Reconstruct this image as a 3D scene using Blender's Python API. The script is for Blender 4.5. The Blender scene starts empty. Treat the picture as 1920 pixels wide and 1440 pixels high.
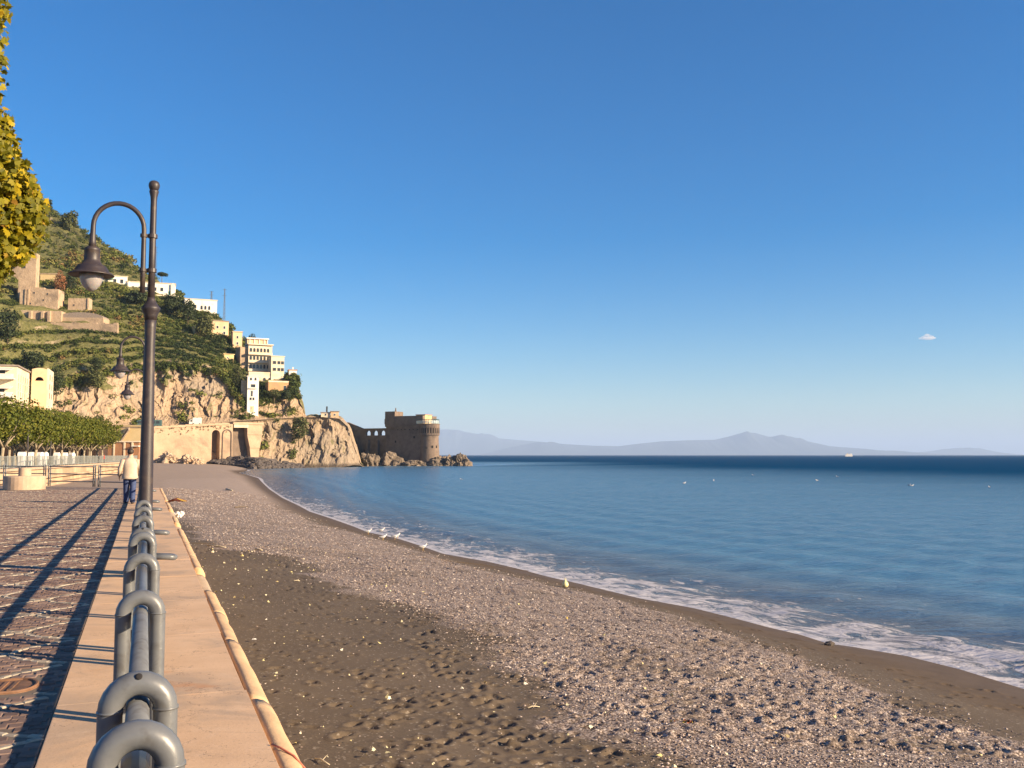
import bpy, math, random
import numpy as np
from mathutils import Vector, Matrix, noise as mnoise

random.seed(7)
rng = np.random.default_rng(7)
R = math.radians
scene = bpy.context.scene
col = scene.collection

# ------------------------------------------------------------------ camera
F = 1800.0                                   # focal length in photo pixels (1920 wide)
PITCH = math.atan(133.0 / F)
CAM = Vector((0.0, 0.0, 5.53))
cam_data = bpy.data.cameras.new('camera')
cam = bpy.data.objects.new('camera', cam_data)
col.objects.link(cam)
cam.location = CAM
cam.rotation_euler = (R(90) + PITCH, 0, 0)
cam_data.sensor_width = 36.0
cam_data.lens = F / 1920 * 36.0
cam_data.clip_start = 0.05
cam_data.clip_end = 200000
scene.camera = cam

# ------------------------------------------------------------------ sky, sun, exposure
SUN_EL = R(18.6)
SUN_AZ = math.atan2(0.94, -0.34)             # clockwise from +Y
world = bpy.data.worlds.new('World')
scene.world = world
world.use_nodes = True
wn = world.node_tree
sky = wn.nodes.new('ShaderNodeTexSky')
sky.sky_type = 'NISHITA'
sky.sun_disc = False
sky.sun_elevation = SUN_EL
sky.sun_rotation = SUN_AZ
sky.altitude = 0
sky.air_density = 1.0
sky.dust_density = 0.3
sky.ozone_density = 4.2
bg = wn.nodes['Background']
bg.inputs[1].default_value = 0.062
hs = wn.nodes.new('ShaderNodeHueSaturation')      # the camera's vivid colour rendering, the same for the whole sky
hs.inputs['Hue'].default_value = 0.505
hs.inputs['Saturation'].default_value = 1.45
wn.links.new(sky.outputs[0], hs.inputs['Color'])
wn.links.new(hs.outputs[0], bg.inputs[0])
sun_data = bpy.data.lights.new('sun', 'SUN')
sun_data.energy = 5.0
sun_data.angle = R(0.5)
sun_data.color = (1.0, 0.77, 0.50)
sun = bpy.data.objects.new('sun', sun_data)
col.objects.link(sun)
to_sun = Vector((math.sin(SUN_AZ) * math.cos(SUN_EL), math.cos(SUN_AZ) * math.cos(SUN_EL), math.sin(SUN_EL)))
sun.rotation_euler = to_sun.to_track_quat('Z', 'Y').to_euler()
sun.location = (60, -20, 60)
scene.view_settings.view_transform = 'Standard'
scene.view_settings.look = 'None'
scene.view_settings.gamma = 1
scene.view_settings.use_curve_mapping = False
scene.view_settings.exposure = 1.42
scene.cycles.use_denoising = True
scene.cycles.max_bounces = 6
scene.cycles.volume_bounces = 1
scene.cycles.transparent_max_bounces = 12

# ------------------------------------------------------------------ geometry of the view and of the promenade
CP, SP = math.cos(PITCH), math.sin(PITCH)
def ray(px, py):
    u, v = (px - 960) / F, (720 - py) / F
    return Vector((u, CP - v * SP, SP + v * CP))
def at(px, py, Y):
    d = ray(px, py)
    return CAM + d * (Y / d.y)
def on_z(px, py, z):
    d = ray(px, py)
    return CAM + d * ((z - CAM.z) / d.z)
def project(p):
    q = p - CAM
    yc = q.y * CP + q.z * SP
    zc = -q.y * SP + q.z * CP
    return 960 + F * q.x / yc, 720 - F * zc / yc

THETA = math.atan(0.38118)
A_DIR = Vector((-math.sin(THETA), math.cos(THETA), 0))     # along the promenade
L_DIR = Vector((-math.cos(THETA), -math.sin(THETA), 0))    # to its left, inland
PZ = 4.0
def prom(D, L, z=0.0):
    p = A_DIR * D + L_DIR * L
    return Vector((p.x, p.y, PZ + z))
L_ANG = math.atan2(L_DIR.y, L_DIR.x)
A_ANG = math.atan2(A_DIR.y, A_DIR.x)

# ------------------------------------------------------------------ mesh helpers
class MB:
    def __init__(self):
        self.v, self.f = [], []
    def add(self, vs, fs):
        o = len(self.v)
        self.v.extend(tuple(p) for p in vs)
        self.f.extend(tuple(i + o for i in f) for f in fs)
        return self
    def box8(self, p):
        return self.add(p, [(0, 3, 2, 1), (4, 5, 6, 7), (0, 1, 5, 4), (1, 2, 6, 5), (2, 3, 7, 6), (3, 0, 4, 7)])
    def box(self, x0, x1, y0, y1, z0, z1):
        return self.box8([(x0, y0, z0), (x1, y0, z0), (x1, y1, z0), (x0, y1, z0), (x0, y0, z1), (x1, y0, z1), (x1, y1, z1), (x0, y1, z1)])
    def fbox(self, fr, x0, x1, y0, y1, z0, z1):
        c = [(x0, y0, z0), (x1, y0, z0), (x1, y1, z0), (x0, y1, z0), (x0, y0, z1), (x1, y0, z1), (x1, y1, z1), (x0, y1, z1)]
        return self.box8([fr(*p) for p in c])
    def bevel_box(self, x0, x1, y0, y1, z0, z1, b):
        lo = [(x0, y0, z0), (x1, y0, z0), (x1, y1, z0), (x0, y1, z0)]
        mi = [(x0, y0, z1 - b), (x1, y0, z1 - b), (x1, y1, z1 - b), (x0, y1, z1 - b)]
        hi = [(x0 + b, y0 + b, z1), (x1 - b, y0 + b, z1), (x1 - b, y1 - b, z1), (x0 + b, y1 - b, z1)]
        fs = [(8, 9, 10, 11)]
        for i in range(4):
            j = (i + 1) % 4
            fs += [(i, j, 4 + j, 4 + i), (4 + i, 4 + j, 8 + j, 8 + i)]
        return self.add(lo + mi + hi, fs)
    def tube(self, path, r, n=8, caps=True, sq=None):
        P = [Vector(p) for p in path]
        m = len(P)
        rr = r if isinstance(r, (list, tuple)) else [r] * m
        t0 = (P[1] - P[0]).normalized()
        nrm = t0.orthogonal().normalized()
        vs = []
        for i in range(m):
            if i == 0: t = P[1] - P[0]
            elif i == m - 1: t = P[-1] - P[-2]
            else: t = (P[i + 1] - P[i]).normalized() + (P[i] - P[i - 1]).normalized()
            t.normalize()
            nrm = (nrm - t * nrm.dot(t))
            if nrm.length < 1e-6: nrm = t.orthogonal()
            nrm.normalize()
            b = t.cross(nrm)
            for k in range(n):
                a = 2 * math.pi * k / n
                vs.append(P[i] + (nrm * math.cos(a) + b * math.sin(a)) * rr[i])
        fs = []
        for i in range(m - 1):
            for k in range(n):
                k2 = (k + 1) % n
                fs.append((i * n + k, i * n + k2, (i + 1) * n + k2, (i + 1) * n + k))
        if caps:
            fs.append(tuple(range(n - 1, -1, -1)))
            fs.append(tuple((m - 1) * n + k for k in range(n)))
        return self.add(vs, fs)
    def lathe(self, prof, n=16, c=(0, 0, 0), sx=1.0, sy=1.0):
        vs, fs = [], []
        for r, z in prof:
            for k in range(n):
                a = 2 * math.pi * k / n
                vs.append((c[0] + r * sx * math.cos(a), c[1] + r * sy * math.sin(a), c[2] + z))
        for i in range(len(prof) - 1):
            for k in range(n):
                k2 = (k + 1) % n
                fs.append((i * n + k, i * n + k2, (i + 1) * n + k2, (i + 1) * n + k))
        fs.append(tuple(range(n - 1, -1, -1)))
        fs.append(tuple((len(prof) - 1) * n + k for k in range(n)))
        return self.add(vs, fs)
    def ellipsoid(self, c, rx, ry, rz, n=10, m=6):
        prof = [(math.sin(math.pi * i / m), -math.cos(math.pi * i / m)) for i in range(1, m)]
        vs, fs = [], []
        for r, z in prof:
            for k in range(n):
                a = 2 * math.pi * k / n
                vs.append((c[0] + rx * r * math.cos(a), c[1] + ry * r * math.sin(a), c[2] + rz * z))
        q = len(prof)
        for i in range(q - 1):
            for k in range(n):
                k2 = (k + 1) % n
                fs.append((i * n + k, i * n + k2, (i + 1) * n + k2, (i + 1) * n + k))
        b, t = len(vs), len(vs) + 1
        vs += [(c[0], c[1], c[2] - rz), (c[0], c[1], c[2] + rz)]
        for k in range(n):
            k2 = (k + 1) % n
            fs.append((b, k2, k))
            fs.append((t, (q - 1) * n + k, (q - 1) * n + k2))
        return self.add(vs, fs)
    def holed_wall(self, fr, x0, x1, y0, y1, z0, ztop, holes, step=None):
        """a wall slab along x with round-headed openings (xa, xb, sill, spring); ztop may be a function of x"""
        top = ztop if callable(ztop) else (lambda x: ztop)
        cuts = {x0, x1}
        for xa, xb, zb, zs in holes:
            for k in range(9):
                cuts.add(xa + (xb - xa) * (1 - math.cos(math.pi * k / 8)) / 2)
        if step:
            x = x0
            while x < x1:
                cuts.add(x); x += step
        cuts = sorted(cuts)
        cuts = [c for i, c in enumerate(cuts) if i == 0 or c - cuts[i - 1] > 1e-4]
        def slab(xa, xb, a0, b0, a1, b1):
            self.box8([fr(xa, y0, a0), fr(xb, y0, b0), fr(xb, y1, b0), fr(xa, y1, a0),
                       fr(xa, y0, a1), fr(xb, y0, b1), fr(xb, y1, b1), fr(xa, y1, a1)])
        for xa, xb in zip(cuts[:-1], cuts[1:]):
            xm = (xa + xb) / 2
            hs = [h for h in holes if h[0] < xm < h[1]]
            if not hs:
                slab(xa, xb, z0, z0, top(xa), top(xb))
            else:
                h = hs[0]
                c, rad = (h[0] + h[1]) / 2, (h[1] - h[0]) / 2
                ah = lambda x: h[3] + math.sqrt(max(0.0, rad * rad - (x - c) ** 2))
                if h[2] > z0 + 1e-3: slab(xa, xb, z0, z0, h[2], h[2])
                slab(xa, xb, ah(xa), ah(xb), top(xa), top(xb))
        return self
    def mesh(self, name, mat, smooth=False):
        me = bpy.data.meshes.new(name)
        me.from_pydata(self.v, [], self.f)
        if mat: me.materials.append(mat)
        if smooth: me.polygons.foreach_set('use_smooth', [True] * len(me.polygons))
        me.update()
        return me

def root_of(o):
    while o.parent: o = o.parent
    return o
def put(name, me, parent=None, loc=None, world=False):
    """link mesh ME; with world=True the vertices are world coordinates and are kept so under the parent"""
    o = bpy.data.objects.new(name, me)
    col.objects.link(o)
    if parent:
        o.parent = parent
        if world:
            r = root_of(parent)
            o.matrix_parent_inverse = Matrix.Translation(-r.location) if parent is r else Matrix.Identity(4)
            if parent is not r:
                o.matrix_parent_inverse = Matrix.Identity(4)
    if loc is not None: o.location = loc
    return o
def part(mb, name, mat, parent, world=False, smooth=False):
    if world:
        l = root_of(parent).location
        mb.v = [(p[0] - l.x, p[1] - l.y, p[2] - l.z) for p in mb.v]
    return put(name, mb.mesh(name, mat, smooth), parent)
def tag(o, label=None, cat=None, group=None, kind=None):
    if label: o['label'] = label
    if cat: o['category'] = cat
    if group: o['group'] = group
    if kind: o['kind'] = kind
    return o
def thing(name, label, cat, loc=(0, 0, 0), rotz=0.0, group=None):
    o = bpy.data.objects.new(name, None)
    col.objects.link(o)
    o.location = loc
    o.rotation_euler = (0, 0, rotz)
    o.empty_display_size = 0.2
    return tag(o, label, cat, group)
def copy_tree(o, parent=None):
    c = o.copy()
    col.objects.link(c)
    c.parent = parent
    for ch in list(o.children):
        copy_tree(ch, c)
    return c

# ------------------------------------------------------------------ materials
def principled(name):
    m = bpy.data.materials.new(name)
    m.use_nodes = True
    nt = m.node_tree
    return m, nt, nt.nodes['Principled BSDF']
def ramp(nt, stops):
    r = nt.nodes.new('ShaderNodeValToRGB')
    e = r.color_ramp.elements
    while len(e) < len(stops): e.new(0.5)
    for i, (p, c) in enumerate(stops):
        e[i].position = p
        e[i].color = (*c, 1) if len(c) == 3 else c
    return r
def noise_node(nt, scale, detail=5, rough=0.55, vec=None, dist=0.0):
    n = nt.nodes.new('ShaderNodeTexNoise')
    n.inputs['Scale'].default_value = scale
    n.inputs['Detail'].default_value = detail
    n.inputs['Roughness'].default_value = rough
    n.inputs['Distortion'].default_value = dist
    if vec: nt.links.new(vec, n.inputs['Vector'])
    return n
def pos(nt, scale=(1, 1, 1), rotz=0.0):
    g = nt.nodes.new('ShaderNodeNewGeometry')
    mp = nt.nodes.new('ShaderNodeMapping')
    mp.inputs['Scale'].default_value = scale
    mp.inputs['Rotation'].default_value = (0, 0, rotz)
    nt.links.new(g.outputs['Position'], mp.inputs['Vector'])
    return mp.outputs[0]
def mix(nt, fac, a, b, blend='MIX'):
    m = nt.nodes.new('ShaderNodeMix')
    m.data_type = 'RGBA'
    m.blend_type = blend
    for sock, val in ((m.inputs[0], fac), (m.inputs[6], a), (m.inputs[7], b)):
        if isinstance(val, (int, float)): sock.default_value = val
        elif isinstance(val, tuple): sock.default_value = (*val, 1) if len(val) == 3 else val
        else: nt.links.new(val, sock)
    return m.outputs[2]
def math_node(nt, op, a, b=None, clamp=False):
    m = nt.nodes.new('ShaderNodeMath')
    m.operation = op
    m.use_clamp = clamp
    for sock, val in ((m.inputs[0], a), (m.inputs[1], b)):
        if val is None: continue
        if isinstance(val, (int, float)): sock.default_value = val
        else: nt.links.new(val, sock)
    return m.outputs[0]
def smooth_range(nt, val, a, b):
    m = nt.nodes.new('ShaderNodeMapRange')
    m.interpolation_type = 'SMOOTHSTEP'
    m.inputs['From Min'].default_value = a
    m.inputs['From Max'].default_value = b
    nt.links.new(val, m.inputs['Value'])
    return m.outputs[0]
def bump(nt, bs, height, strength, dist):
    b = nt.nodes.new('ShaderNodeBump')
    b.inputs['Strength'].default_value = strength
    b.inputs['Distance'].default_value = dist
    nt.links.new(height, b.inputs['Height'])
    nt.links.new(b.outputs[0], bs.inputs['Normal'])
    return b
def surf(name, c1, c2, scale=3.0, rough=0.8, c3=None, scale3=0.4, bstr=0.3, bdist=0.01, bscale=None, metal=0.0, detail=6, spec=0.5):
    """two-tone procedural surface with a third colour in blotches, and fine relief"""
    m, nt, bs = principled(name)
    v = pos(nt)
    n1 = noise_node(nt, scale, detail, 0.6, v)
    cr = ramp(nt, [(0.32, c1), (0.68, c2)])
    nt.links.new(n1.outputs['Fac'], cr.inputs[0])
    out = cr.outputs[0]
    if c3:
        n3 = noise_node(nt, scale3, 4, 0.6, v, 0.6)
        f = smooth_range(nt, n3.outputs['Fac'], 0.5, 0.68)
        out = mix(nt, f, out, c3)
    nt.links.new(out, bs.inputs['Base Color'])
    bs.inputs['Roughness'].default_value = rough
    bs.inputs['Metallic'].default_value = metal
    bs.inputs['Specular IOR Level'].default_value = spec
    if bstr:
        nb = noise_node(nt, bscale or scale * 6, 4, 0.6, v)
        bump(nt, bs, nb.outputs['Fac'], bstr, bdist)
    return m

M = {}
M['steel'] = surf('grey_painted_steel', (0.105, 0.112, 0.122), (0.13, 0.138, 0.148), 14, 0.42, (0.085, 0.085, 0.085), 9, 0.12, 0.002, 60)
def worn_steel():
    nt = M['steel'].node_tree; bs = nt.nodes['Principled BSDF']
    old = bs.inputs['Base Color'].links[0].from_socket
    n1 = noise_node(nt, 26, 6, 0.7, pos(nt)); n2 = noise_node(nt, 2.2, 3, 0.5, pos(nt))
    chip = math_node(nt, 'MULTIPLY', smooth_range(nt, n1.outputs['Fac'], 0.66, 0.70), smooth_range(nt, n2.outputs['Fac'], 0.45, 0.6))
    salt = smooth_range(nt, noise_node(nt, 7, 6, 0.75, pos(nt, (1, 1, 0.35))).outputs['Fac'], 0.55, 0.8)
    c = mix(nt, math_node(nt, 'MULTIPLY', salt, 0.35), old, (0.22, 0.22, 0.225))
    c = mix(nt, chip, c, (0.10, 0.055, 0.03))
    nt.links.new(c, bs.inputs['Base Color'])
    r = nt.nodes.new('ShaderNodeMapRange'); r.inputs['To Min'].default_value = 0.36; r.inputs['To Max'].default_value = 0.7
    nt.links.new(salt, r.inputs['Value']); nt.links.new(r.outputs[0], bs.inputs['Roughness'])
worn_steel()
M['iron'] = surf('dark_lamp_iron', (0.024, 0.019, 0.023), (0.038, 0.030, 0.034), 9, 0.5, (0.058, 0.042, 0.034), 5, 0.15, 0.003, 50)
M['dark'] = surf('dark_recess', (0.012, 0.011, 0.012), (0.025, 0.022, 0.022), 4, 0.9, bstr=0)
M['lamp_glass'], _nt, _b = principled('frosted_lamp_glass')
_n = noise_node(_nt, 6, 3); _cr = ramp(_nt, [(0.3, (0.27, 0.25, 0.255)), (0.7, (0.34, 0.32, 0.32))])
_nt.links.new(_n.outputs['Fac'], _cr.inputs[0]); _nt.links.new(_cr.outputs[0], _b.inputs['Base Color'])
_b.inputs['Roughness'].default_value = 0.3
_b.inputs['Subsurface Weight'].default_value = 0.3
M['window'] = surf('dark_window_glass', (0.02, 0.025, 0.03), (0.045, 0.05, 0.055), 0.8, 0.12, bstr=0)

# ------------------------------------------------------------------ shoreline, beach profile
SHORE_PX = [(1920, 1292), (1800, 1255), (1700, 1230), (1600, 1213), (1550, 1206), (1500, 1190), (1440, 1176), (1380, 1160), (1300, 1140),
            (1200, 1122), (1150, 1110), (1080, 1093), (1030, 1082), (970, 1066), (910, 1052), (880, 1047), (830, 1038), (790, 1024), (750, 1011),
            (720, 1004), (690, 998), (660, 986), (620, 972), (580, 959), (560, 948), (530, 934), (506, 918), (492, 905), (484, 896)]
shore = [on_z(x, y, 0.0) for x, y in SHORE_PX]
shore = [Vector((46, -40, 0)), Vector((32, -14, 0)), Vector((18, 10, 0))] + shore + [Vector((-85, 300, 0)), Vector((-94, 345, 0)), Vector((-104, 372, 0)), Vector((-108, 420, 0))]
SH_Y = np.array([p.y for p in shore]); SH_X = np.array([p.x for p in shore])
def x_shore(Y):
    return np.interp(Y, SH_Y, SH_X)
FENCE0, FENCE1 = Vector((-52.0, 95.0, PZ)), Vector((-97.0, 250.0, PZ))
def x_fence(Y):
    return FENCE0.x + (FENCE1.x - FENCE0.x) * (Y - FENCE0.y) / (FENCE1.y - FENCE0.y)
def x_left(Y):
    Y = np.asarray(Y, dtype=float)
    near = -0.38118 * Y + 0.66 / math.cos(THETA)
    far = x_fence(Y) - 1.0
    far2 = np.interp(Y, [250, 262, 300, 440], [x_fence(250) - 1, -125, -170, -190])
    return np.where(Y < 46.5, near, np.where(Y < 250, far, far2))
def beach_z(x, Y):
    d = (x_shore(Y) - x) * 0.9
    up = 1.75 * (1 - np.exp(-np.maximum(d, 0) / 11.0))
    up = up + np.clip((Y - 200) / 250, 0, 1) * np.clip(d / 30, 0, 1) * 0.9
    return np.where(d >= 0, up, 0.12 * d)
def on_beach(px, py):
    z = 1.0
    for _ in range(12):
        p = on_z(px, py, z)
        z = 0.5 * z + 0.5 * float(beach_z(p.x, p.y))
    p = on_z(px, py, z)
    return p

def smoothstep(a, b, x):
    t = np.clip((x - a) / (b - a), 0, 1)
    return t * t * (3 - 2 * t)

# boundaries on the sand, traced as lines on the ground: dark sand | shingle | smooth foreshore
B1 = [on_beach(x, y) for x, y in [(1500, 1600), (1330, 1470), (1240, 1420), (1120, 1350), (1040, 1300), (940, 1240), (850, 1180), (760, 1140), (640, 1100), (560, 1052), (420, 1030), (352, 990), (318, 935), (300, 900)]]
B2 = [on_beach(x, y) for x, y in [(2300, 1560), (1920, 1402), (1750, 1350), (1650, 1306), (1540, 1242), (1400, 1200), (1250, 1152), (1100, 1112), (1000, 1090), (830, 1050), (750, 1022), (620, 990), (520, 952), (470, 915), (440, 892), (420, 880)]]
def line_x(B, Y):
    ys = np.array([p.y for p in B]); xs = np.array([p.x for p in B])
    o = np.argsort(ys)
    return np.interp(Y, ys[o], xs[o])

# beach surface: rows spaced with distance, columns from the wall to just under the water
dl = np.concatenate([np.arange(1250, 620, -8.0), np.arange(620, 17.5, -1.25)])
rowsY = F * 4.15 / dl
NCOL = 400
NX1 = 345
V = np.zeros((len(rowsY), NCOL, 3))
for j, Y in enumerate(rowsY):
    xl = float(x_left(Y)); xr = float(x_shore(Y)) + 5.0
    xm = min(xr - 0.5, 0.62 * Y + 3.0)
    xs = np.concatenate([np.linspace(xl, xm, NX1), np.linspace(xm, xr, NCOL - NX1 + 1)[1:]])
    V[j, :, 0] = xs
    V[j, :, 1] = Y
V[:, :, 2] = beach_z(V[:, :, 0], V[:, :, 1])
BX, BY = V[:, :, 0], V[:, :, 1]
# long low undulations and cusps
dsh = x_shore(BY) - BX
und = 0.03 * np.sin(BX * 0.9 + BY * 0.33) * np.sin(BY * 0.51 - BX * 0.2) + 0.010 * np.sin(BX * 2.3 + 1.1) * np.sin(BY * 1.7)
V[:, :, 2] += und * smoothstep(1.5, 6, dsh)
gravel_edge1 = BX - line_x(B1, BY)
gravel_edge2 = line_x(B2, BY) - BX
wob = 0.25 * np.sin(BY * 1.3) + 0.18 * np.sin(BY * 2.9 + BX) + 0.3 * np.sin(BY * 0.37 + 2)
gravel = smoothstep(-1.1, 1.1, gravel_edge1 + 1.6 * wob) * smoothstep(-0.5, 0.7, gravel_edge2 + wob * 0.6)
wet = 1 - smoothstep(0.2, 1.0, dsh / np.clip(x_shore(BY) - line_x(B2, BY), 1.2, 6.0))
dry = smoothstep(65, 130, BY) * (1 - wet)
# shingle stands a little proud of the sand
V[:, :, 2] += 0.035 * gravel
# foot marks: an oval pit with a low rim, stamped into the surface
def stamp(cx, cy, ang, a, b, depth):
    j0 = np.searchsorted(rowsY, cy - 2.6 * a); j1 = np.searchsorted(rowsY, cy + 2.6 * a) + 1
    if j1 - j0 < 2: j1 = j0 + 2
    if j0 >= len(rowsY) - 2: return
    j1 = min(j1, len(rowsY))
    xs = V[(j0 + j1) // 2, :, 0]
    i0 = max(0, np.searchsorted(xs, cx - 2.8 * a) - 1); i1 = min(NCOL, np.searchsorted(xs, cx + 2.8 * a) + 1)
    if i1 - i0 < 2: return
    dx = V[j0:j1, i0:i1, 0] - cx; dy = V[j0:j1, i0:i1, 1] - cy
    c, s = math.cos(ang), math.sin(ang)
    u = (dx * c + dy * s) / a; w = (-dx * s + dy * c) / b
    q = u * u + w * w
    V[j0:j1, i0:i1, 2] += depth * (-1.25 * np.exp(-q * 1.4) + 0.42 * np.exp(-((np.sqrt(q) - 1.55) ** 2) * 4.0))
def scatter_marks(n, y0, y1, f, smin, smax, dep):
    for _ in range(n):
        Y = y0 * (y1 / y0) ** rng.random()
        x = f(Y)
        s = smin + (smax - smin) * rng.random()
        stamp(x, Y, rng.normal(1.9, 0.7), s * 1.5, s * 0.85, dep * (0.6 + 0.7 * rng.random()))
g_in = lambda Y: line_x(B1, Y) + (line_x(B2, Y) - line_x(B1, Y)) * rng.beta(1.3, 1.1)
scatter_marks(2600, 15, 62, g_in, 0.065, 0.12, 0.04)
scatter_marks(800, 11, 60, lambda Y: x_left(Y) + 1.0 + (line_x(B1, Y) - x_left(Y) - 1.0) * rng.beta(2.0, 1.2), 0.055, 0.095, 0.042)
scatter_marks(170, 18, 50, lambda Y: line_x(B2, Y) + (x_shore(Y) - line_x(B2, Y)) * rng.beta(1.1, 2.6), 0.05, 0.09, 0.04)
# a few walked tracks
for (xa, ya, xb, yb) in [(0, 15, -9, 52), (4, 18, -4, 46), (-3, 14, 3, 24), (7, 20, 0, 42)]:
    nst = int(math.hypot(xb - xa, yb - ya) / 0.62)
    for k in range(nst):
        t = k / nst
        sx = 0.13 * (1 if k % 2 else -1)
        stamp(xa + (xb - xa) * t + sx + rng.normal(0, 0.05), ya + (yb - ya) * t + rng.normal(0, 0.05), math.atan2(yb - ya, xb - xa), 0.145, 0.075, 0.055)
# a tidied edge towards the wall and the water
nr = len(rowsY)
idx = np.arange(nr * NCOL).reshape(nr, NCOL)
quads = np.stack([idx[:-1, :-1], idx[:-1, 1:], idx[1:, 1:], idx[1:, :-1]], axis=-1).reshape(-1, 4)
def grid_mesh(name, verts, quads, mat, attrs=None, smooth=True):
    me = bpy.data.meshes.new(name)
    me.vertices.add(len(verts)); me.vertices.foreach_set('co', np.ascontiguousarray(verts, dtype=np.float32).ravel())
    n = len(quads)
    me.loops.add(n * 4); me.loops.foreach_set('vertex_index', np.ascontiguousarray(quads, dtype=np.int32).ravel())
    me.polygons.add(n)
    me.polygons.foreach_set('loop_start', np.arange(0, n * 4, 4, dtype=np.int32))
    me.polygons.foreach_set('loop_total', np.full(n, 4, dtype=np.int32))
    me.polygons.foreach_set('use_smooth', np.full(n, smooth))
    for k, a in (attrs or {}).items():
        at_ = me.attributes.new(k, 'FLOAT', 'POINT')
        at_.data.foreach_set('value', np.ascontiguousarray(a, dtype=np.float32).ravel())
    me.materials.append(mat)
    me.update(calc_edges=True)
    me.validate()
    return me
def attr(nt, name):
    a = nt.nodes.new('ShaderNodeAttribute')
    a.attribute_name = name
    return a.outputs['Fac']

def beach_material():
    m, nt, bs = principled('sand_and_shingle')
    v = pos(nt)
    big = noise_node(nt, 0.35, 5, 0.6, v)
    fine = noise_node(nt, 22, 5, 0.7, v)
    grit = noise_node(nt, 75, 3, 0.7, v)
    sand = ramp(nt, [(0.3, (0.080, 0.060, 0.041)), (0.7, (0.128, 0.096, 0.064))])
    nt.links.new(big.outputs['Fac'], sand.inputs[0])
    sand2 = mix(nt, smooth_range(nt, fine.outputs['Fac'], 0.35, 0.75), sand.outputs[0], (0.142, 0.106, 0.072))
    vor = nt.nodes.new('ShaderNodeTexVoronoi')
    vor.inputs['Scale'].default_value = 26
    nt.links.new(v, vor.inputs['Vector'])
    peb = ramp(nt, [(0.0, (0.17, 0.128, 0.106)), (0.35, (0.29, 0.222, 0.183)), (0.7, (0.40, 0.318, 0.265)), (1.0, (0.57, 0.48, 0.41))])
    wn_ = nt.nodes.new('ShaderNodeTexWhiteNoise')
    nt.links.new(vor.outputs['Position'], wn_.inputs['Vector'])
    nt.links.new(wn_.outputs['Value'], peb.inputs[0])
    peb_d = mix(nt, smooth_range(nt, vor.outputs['Distance'], 0.35, 0.8), peb.outputs[0], (0.085, 0.064, 0.048))
    g = attr(nt, 'gravel')
    gn = noise_node(nt, 1.6, 5, 0.65, v)
    gm = smooth_range(nt, math_node(nt, 'ADD', g, math_node(nt, 'MULTIPLY', math_node(nt, 'SUBTRACT', gn.outputs['Fac'], 0.5), 1.1)), 0.3, 0.72)
    # bare sand shows through the shingle in patches
    pat = noise_node(nt, 0.5, 4, 0.6, v, 0.5)
    gm2 = math_node(nt, 'MULTIPLY', gm, math_node(nt, 'SUBTRACT', 1.0, math_node(nt, 'MULTIPLY', smooth_range(nt, pat.outputs['Fac'], 0.5, 0.66), 0.6)))
    # stray pebbles everywhere
    stray = smooth_range(nt, wn_.outputs['Value'], 0.955, 0.97)
    base = mix(nt, gm2, sand2, peb_d)
    base = mix(nt, math_node(nt, 'MULTIPLY', stray, 0.25), base, (0.55, 0.48, 0.38))
    w = attr(nt, 'wet')
    wetcol = mix(nt, smooth_range(nt, gn.outputs['Fac'], 0.3, 0.7), (0.088, 0.060, 0.036), (0.112, 0.077, 0.047))
    base = mix(nt, math_node(nt, 'MULTIPLY', smooth_range(nt, w, 0.05, 0.5), 0.95), base, wetcol)
    base = mix(nt, math_node(nt, 'MULTIPLY', attr(nt, 'dry'), 0.8), base, mix(nt, gn.outputs['Fac'], (0.25, 0.188, 0.145), (0.44, 0.345, 0.28)))
    nt.links.new(base, bs.inputs['Base Color'])
    rr = nt.nodes.new('ShaderNodeMapRange')
    rr.inputs['From Min'].default_value = 0.6; rr.inputs['From Max'].default_value = 1.0
    rr.inputs['To Min'].default_value = 0.9; rr.inputs['To Max'].default_value = 0.72
    nt.links.new(w, rr.inputs['Value']); nt.links.new(rr.outputs[0], bs.inputs['Roughness'])
    bs.inputs['Specular IOR Level'].default_value = 0.25
    h = math_node(nt, 'ADD', math_node(nt, 'MULTIPLY', fine.outputs['Fac'], 0.7), math_node(nt, 'MULTIPLY', grit.outputs['Fac'], 0.35))
    h = math_node(nt, 'SUBTRACT', h, math_node(nt, 'MULTIPLY', math_node(nt, 'MULTIPLY', vor.outputs['Distance'], gm2), 0.9))
    h = math_node(nt, 'MULTIPLY', h, math_node(nt, 'SUBTRACT', 1.0, math_node(nt, 'MULTIPLY', w, 0.85)))
    bump(nt, bs, h, 0.45, 0.018)
    return m
M['beach'] = beach_material()
beach = put('beach', grid_mesh('beach', V.reshape(-1, 3), quads, M['beach'], {'gravel': gravel, 'wet': wet, 'dry': dry}))
tag(beach, kind='structure')

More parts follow.
